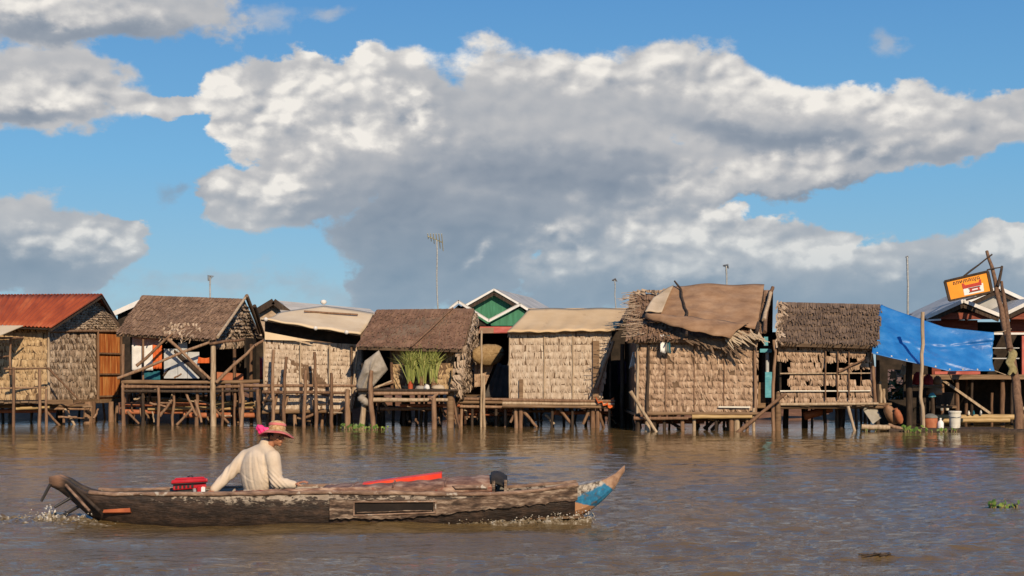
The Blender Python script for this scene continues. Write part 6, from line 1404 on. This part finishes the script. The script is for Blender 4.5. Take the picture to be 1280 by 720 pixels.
for s in (-1, 1):
    capsule(b, hp(s * .016, .084, .026), hp(s * .046, .070, .028), .010, .010, 8); ellip(b, hp(s * .045, .062, -.02), HM, (.020, .018, .018), 10, 8)
    ellip(b, hp(s * .072, -.008, -.008), HM, (.010, .02, .032), 10, 8)
for sh, e, w_ in ((lsh, lel, lwr), (rsh, rel, rwr)):
    capsule(b, sh, e, .050, .040); capsule(b, e, w_, .040, .027)
# legs folded forward in the hull
kl, kr = pel + fwd * .36 - rgt * .22 + UP * .02, pel + fwd * .30 + rgt * .27 + UP * .05
al, ar = pel + fwd * .22 + rgt * .16 - UP * .09, pel + fwd * .30 - rgt * .08 - UP * .09
for hip, kn, an in ((pel - rgt * .09, kl, al), (pel + rgt * .09, kr, ar)):
    capsule(b, hip, kn, .082, .055); capsule(b, kn, an, .052, .035); capsule(b, an, an + (an - kn).normalized() * .12 - UP * .005, .034, .028)
def hand(b, wr, d, palm_n, size=1.0, curl=.7, thumb=1):
    """palm, four unequal curled fingers and a thumb leaving the side of the palm"""
    d = d.normalized(); pn = palm_n.normalized(); sd = d.cross(pn).normalized()
    for k in range(4):
        o_ = sd * (k - 1.5) * .021 * size
        capsule(b, wr + o_ * .55, wr + d * .085 * size + o_, .015 * size, .011 * size, 8)
        L_ = (.074, .082, .078, .062)[k] * size; p_ = wr + d * .085 * size + o_; dd = d.copy()
        for j, f in enumerate((.45, .32, .26)):
            dd = (dd + pn * curl * (.25, .8, .8)[j]).normalized(); q = p_ + dd * L_ * f; capsule(b, p_, q, (.0100, .0092, .0082)[j] * size, (.0092, .0082, .007)[j] * size, 8); p_ = q
    st = wr + d * .028 * size + sd * thumb * -.026 * size; mid = st + (d * .6 - sd * thumb * .75 + pn * .25).normalized() * .045 * size; tp_ = mid + (d * .9 - sd * thumb * .1 + pn * .5).normalized() * .034 * size
    capsule(b, st, mid, .0135 * size, .0110 * size, 8); capsule(b, mid, tp_, .0110 * size, .0085 * size, 8)
hand(b, rwr + Vector((.012, -.002, .004)), Vector((.93, -.12, .34)), Vector((.10, .10, -1)), .95, .55, 1)
hand(b, lwr + (lha - lwr).normalized() * .01, lha - lwr + Vector((0, 0, .02)), Vector((.2, .3, -1)), .95, .75, -1)
body = remeshed(b, 'body', 'skin', per, .0058, 3)
for s in (-1, 1):
    b = MB(); ellip(b, hp(s * .030, .0745, .010), HM, (.013, .010, .009), 10, 8); b.build('eye', 'eye_dark', per)
# shirt: looser shell with drag folds running from the armpits
b = MB()
ellip(b, pel + Vector((-.02, 0, .07)), TM, (.235, .17, .17)); ellip(b, chest - Vector((.02, 0, .08)), TM, (.215, .145, .28)); ellip(b, chest + Vector((0, 0, .04)), TM, (.205, .13, .15))
capsule(b, B(330, 566) , B(331.5, 555), .10, .066, 14); capsule(b, lsh, nb - UP * .015, .08, .085); capsule(b, rsh, nb - UP * .015, .08, .085)
capsule(b, lsh, lel, .088, .072); capsule(b, lel, lwr, .072, .052); capsule(b, rsh, rel, .088, .074); capsule(b, rel, rwr, .074, .046)
CREASES = [((316, 566), (322, 612), .007, .012), ((323, 570), (335, 606), .008, .011), ((308, 580), (313, 612), .006, .013), ((333, 566), (337, 596), .006, .010), ((328, 588), (333, 613), .005, .010), ((338, 580), (334, 612), .008, .012), ((303, 590), (320, 600), .004, .010)]
def folds(p_):
    a = p_ - lsh; c_ = p_ - rsh; da, dc = a.length, c_.length; q = p_ - chest
    f = 0.0
    back = max(0.0, 1 - abs(q.x + .02) / .26) * max(0, 1 - abs(q.z + .12) / .42)
    for (xa, ya), (xb, yb), dp, wd in CREASES:      # single drag folds: valleys along lines across the back
        A_, B_ = B(xa, ya), B(xb, yb); ux, uz = B_.x - A_.x, B_.z - A_.z; L2 = ux * ux + uz * uz
        tt = ((p_.x - A_.x) * ux + (p_.z - A_.z) * uz) / L2; tc_ = min(1, max(0, tt)); bow_ = .012 * math.sin(tc_ * 3.14)
        dd = ((p_.x - A_.x) * uz - (p_.z - A_.z) * ux) / math.sqrt(L2) - bow_; end = math.exp(-max(0, abs(tt - .5) - .4) ** 2 / .02)
        dp *= .6
        f += -dp * end * math.exp(-(dd / wd) ** 2) + .6 * dp * end * math.exp(-((dd - 1.9 * wd) / (1.3 * wd)) ** 2)
    e = (p_ - rel).length; f += .008 * math.exp(-(e / .11) ** 2) * math.sin(120 * (p_.x + p_.z)); e = (p_ - lel).length; f += .007 * math.exp(-(e / .13) ** 2) * math.sin(105 * (p_.x - p_.z * .3))
    return f
shirt = remeshed(b, 'shirt', 'shirt_cream', per, .0085, 14, folds)
b = MB(); ring = [(.056, .0), (.062, .02), (.060, .036), (.054, .034), (.052, .0)]; b.lathe(B(331.8, 556.5, 0), ring, 18); b.build('collar', 'shirt_cream', shirt)
b = MB(); capsule(b, rwr - (rwr - rel).normalized() * .03, rwr - (rwr - rel).normalized() * .005, .047, .046, 14); b.build('cuff', 'shirt_cream', shirt)
b = MB()
for hip, kn, an in ((pel - rgt * .09, kl, al), (pel + rgt * .09, kr, ar)): capsule(b, hip, kn, .098, .072); capsule(b, kn, an - (an - kn).normalized() * .03, .068, .05)
ellip(b, pel + Vector((0, 0, .01)), TM, (.175, .14, .115)); remeshed(b, 'trousers', 'trousers', per, .012, 3)
b = MB(); ellip(b, hp(0, -.022, .020), HM, (.083, .080, .085)); capsule(b, hp(0, -.062, -.01), hp(0, -.06, -.055), .036, .03); b.build('hair', 'hair_black', per)
# hat
hat_c = hp(0, .005, .058); HT = Matrix.Rotation(R(4), 3, 'Y') @ Matrix.Rotation(R(-9), 3, 'X')
hat = MB(); hat.lathe(hat_c, [(.096, .0), (.095, .03), (.090, .066), (.082, .088), (.062, .106), (.03, .114), (.004, .116)], 28, axis=HT); hat = hat.build('hat', 'straw', per)
b = MB(); b.lathe(hat_c, [(.0985, .055), (.0975, .060), (.0935, .082), (.0925, .083), (.0900, .07)], 28, axis=HT); b.build('hat_band', 'hat_pink', hat)
def brim(r0_, r1_, z0_, z1_, name, mm):
    b = MB()
    def fn(u, v):
        a = u * 6.28319; r_ = r0_ + (r1_ - r0_) * v; k = max(0.0, (r_ - .094) / .10); dz = -.058 * k ** 1.25 - .018 * k * math.cos(2 * a) + .004 * math.sin(5 * a) * k
        return hat_c + HT @ Vector((r_ * math.cos(a), r_ * math.sin(a), dz + .002))
    b.grid(fn, 40, 5); o = b.build(name, mm, hat); o.modifiers.new('thickness', 'SOLIDIFY').thickness = .006; return o
brim(.0935, .150, 0, 0, 'brim', 'straw'); brim(.150, .196, 0, 0, 'brim_edge', 'hat_pink')
b = MB(); bc = B(329, 536, -.05)
for s_, (dx, dz, rx, rz) in enumerate(((-.035, .008, .045, .035), (.025, -.012, .04, .03), (-.02, -.03, .035, .028))): ellip(b, bc + Vector((dx, 0, dz)), Matrix.Rotation(R(25 - 30 * s_), 3, 'Y'), (rx * 1.1, .035, rz * 1.1), 12, 8)
remeshed(b, 'bow', 'bow_pink', hat, .006, 4, lambda p_: .004 * math.sin(p_.x * 130 + p_.z * 90))

# ================================================================== foam at the bow and behind the stern
m, t, bs, out = new_mat('foam')
tc = t.n.new('ShaderNodeTexCoord').outputs['Object']
fz = t.n.new('ShaderNodeSeparateXYZ'); t.l.new(tc, fz.inputs[0])
fn_ = t.m('ADD', t.noise(t.vm('MULTIPLY', tc, (1, 1.5, 1)), 15, 7, .72), t.m('MULTIPLY', fz.outputs[2], 1.6))
t.l.new(t.ramp(fn_, [(.46, (.095, .066, .032)), (.58, (.22, .18, .12)), (.68, (.52, .49, .43)), (.82, (.78, .77, .74))]), bs.inputs['Base Color']); bs.inputs['Roughness'].default_value = .18; bs.inputs['IOR'].default_value = 1.333
def foam(name, path, wid, hgt, n, seed, size, nu=150):
    """churned water along a path: a ragged sheet heaped above the surface, with drops thrown off it"""
    r = random.Random(seed); b = MB(); pts = [Vector(p_) for p_ in path]
    def at(u): u = min(u, .99999) * (len(pts) - 1); i = min(int(u), len(pts) - 2); return pts[i].lerp(pts[i + 1], u - i)
    def fn(u, v):
        c_ = at(u); y = (v - .5) * 2; x_, y_ = c_.x * 1.0, c_.y + y * wid
        nz_ = vnoise(np.float64(x_ * 14 + seed * 9), np.float64(y_ * 22)) * .55 + vnoise(np.float64(x_ * 34), np.float64(y_ * 40 + seed)) * .45
        env_ = max(0.0, 1 - abs(y) ** 2) * min(1, u * 9, (1 - u) * 9)
        return Vector((x_ + .03 * (nz_ - .5), y_, -.03 + env_ * (.028 + hgt(u) * 2.0 * max(0.0, nz_ - .22))))
    b.grid(fn, nu, 26)
    for k in range(n):
        u = r.random(); c_ = at(u) + Vector((r.gauss(0, .04), r.gauss(0, wid * .45), 0)); h_ = hgt(u) * (.3 + 1.3 * r.random() ** 2); s_ = size * r.uniform(.35, 1.0)
        b.lathe(c_ + Vector((0, 0, h_)), [(s_ * .15, -s_), (s_ * .8, -s_ * .5), (s_, 0), (s_ * .7, s_ * .6), (s_ * .1, s_)], 6, r.uniform(.8, 1.6), 1)
    o = b.build(name, 'foam', None, root=pts[0]); o['kind'] = 'stuff'; return o
def wl(px, dy, z=.0): return at_z(px, YB + dy, z)
def side(px): x, hw, zs, zc, zk = station(px); return Vector((x, YB - hw * .80 - .03, .0))
foam('bow_foam', [side(550), side(600), side(640), side(680), wl(705, -.22)], .13, lambda u: .025 + .05 * u, 160, 1, .008)
foam('bow_foam', [wl(680, -.26), wl(705, -.18), wl(728, -.10), wl(743, -.05)], .11, lambda u: .05 + .05 * math.sin(u * 3.1), 150, 2, .009, 90)
foam('stern_foam', [wl(-90, .1), wl(0, .05), wl(70, -.1), wl(126, -.28)], .24, lambda u: .04 + .03 * u, 140, 3, .008)
foam('stern_foam', [wl(-140, -.35), wl(-40, -.3), wl(60, -.3), wl(150, -.42)], .10, lambda u: .025, 60, 5, .006)
foam('stern_foam', [wl(44, -.05), wl(60, -.1), wl(82, -.12)], .11, lambda u: .12 * math.sin(u * 3.14), 90, 4, .009, 60)
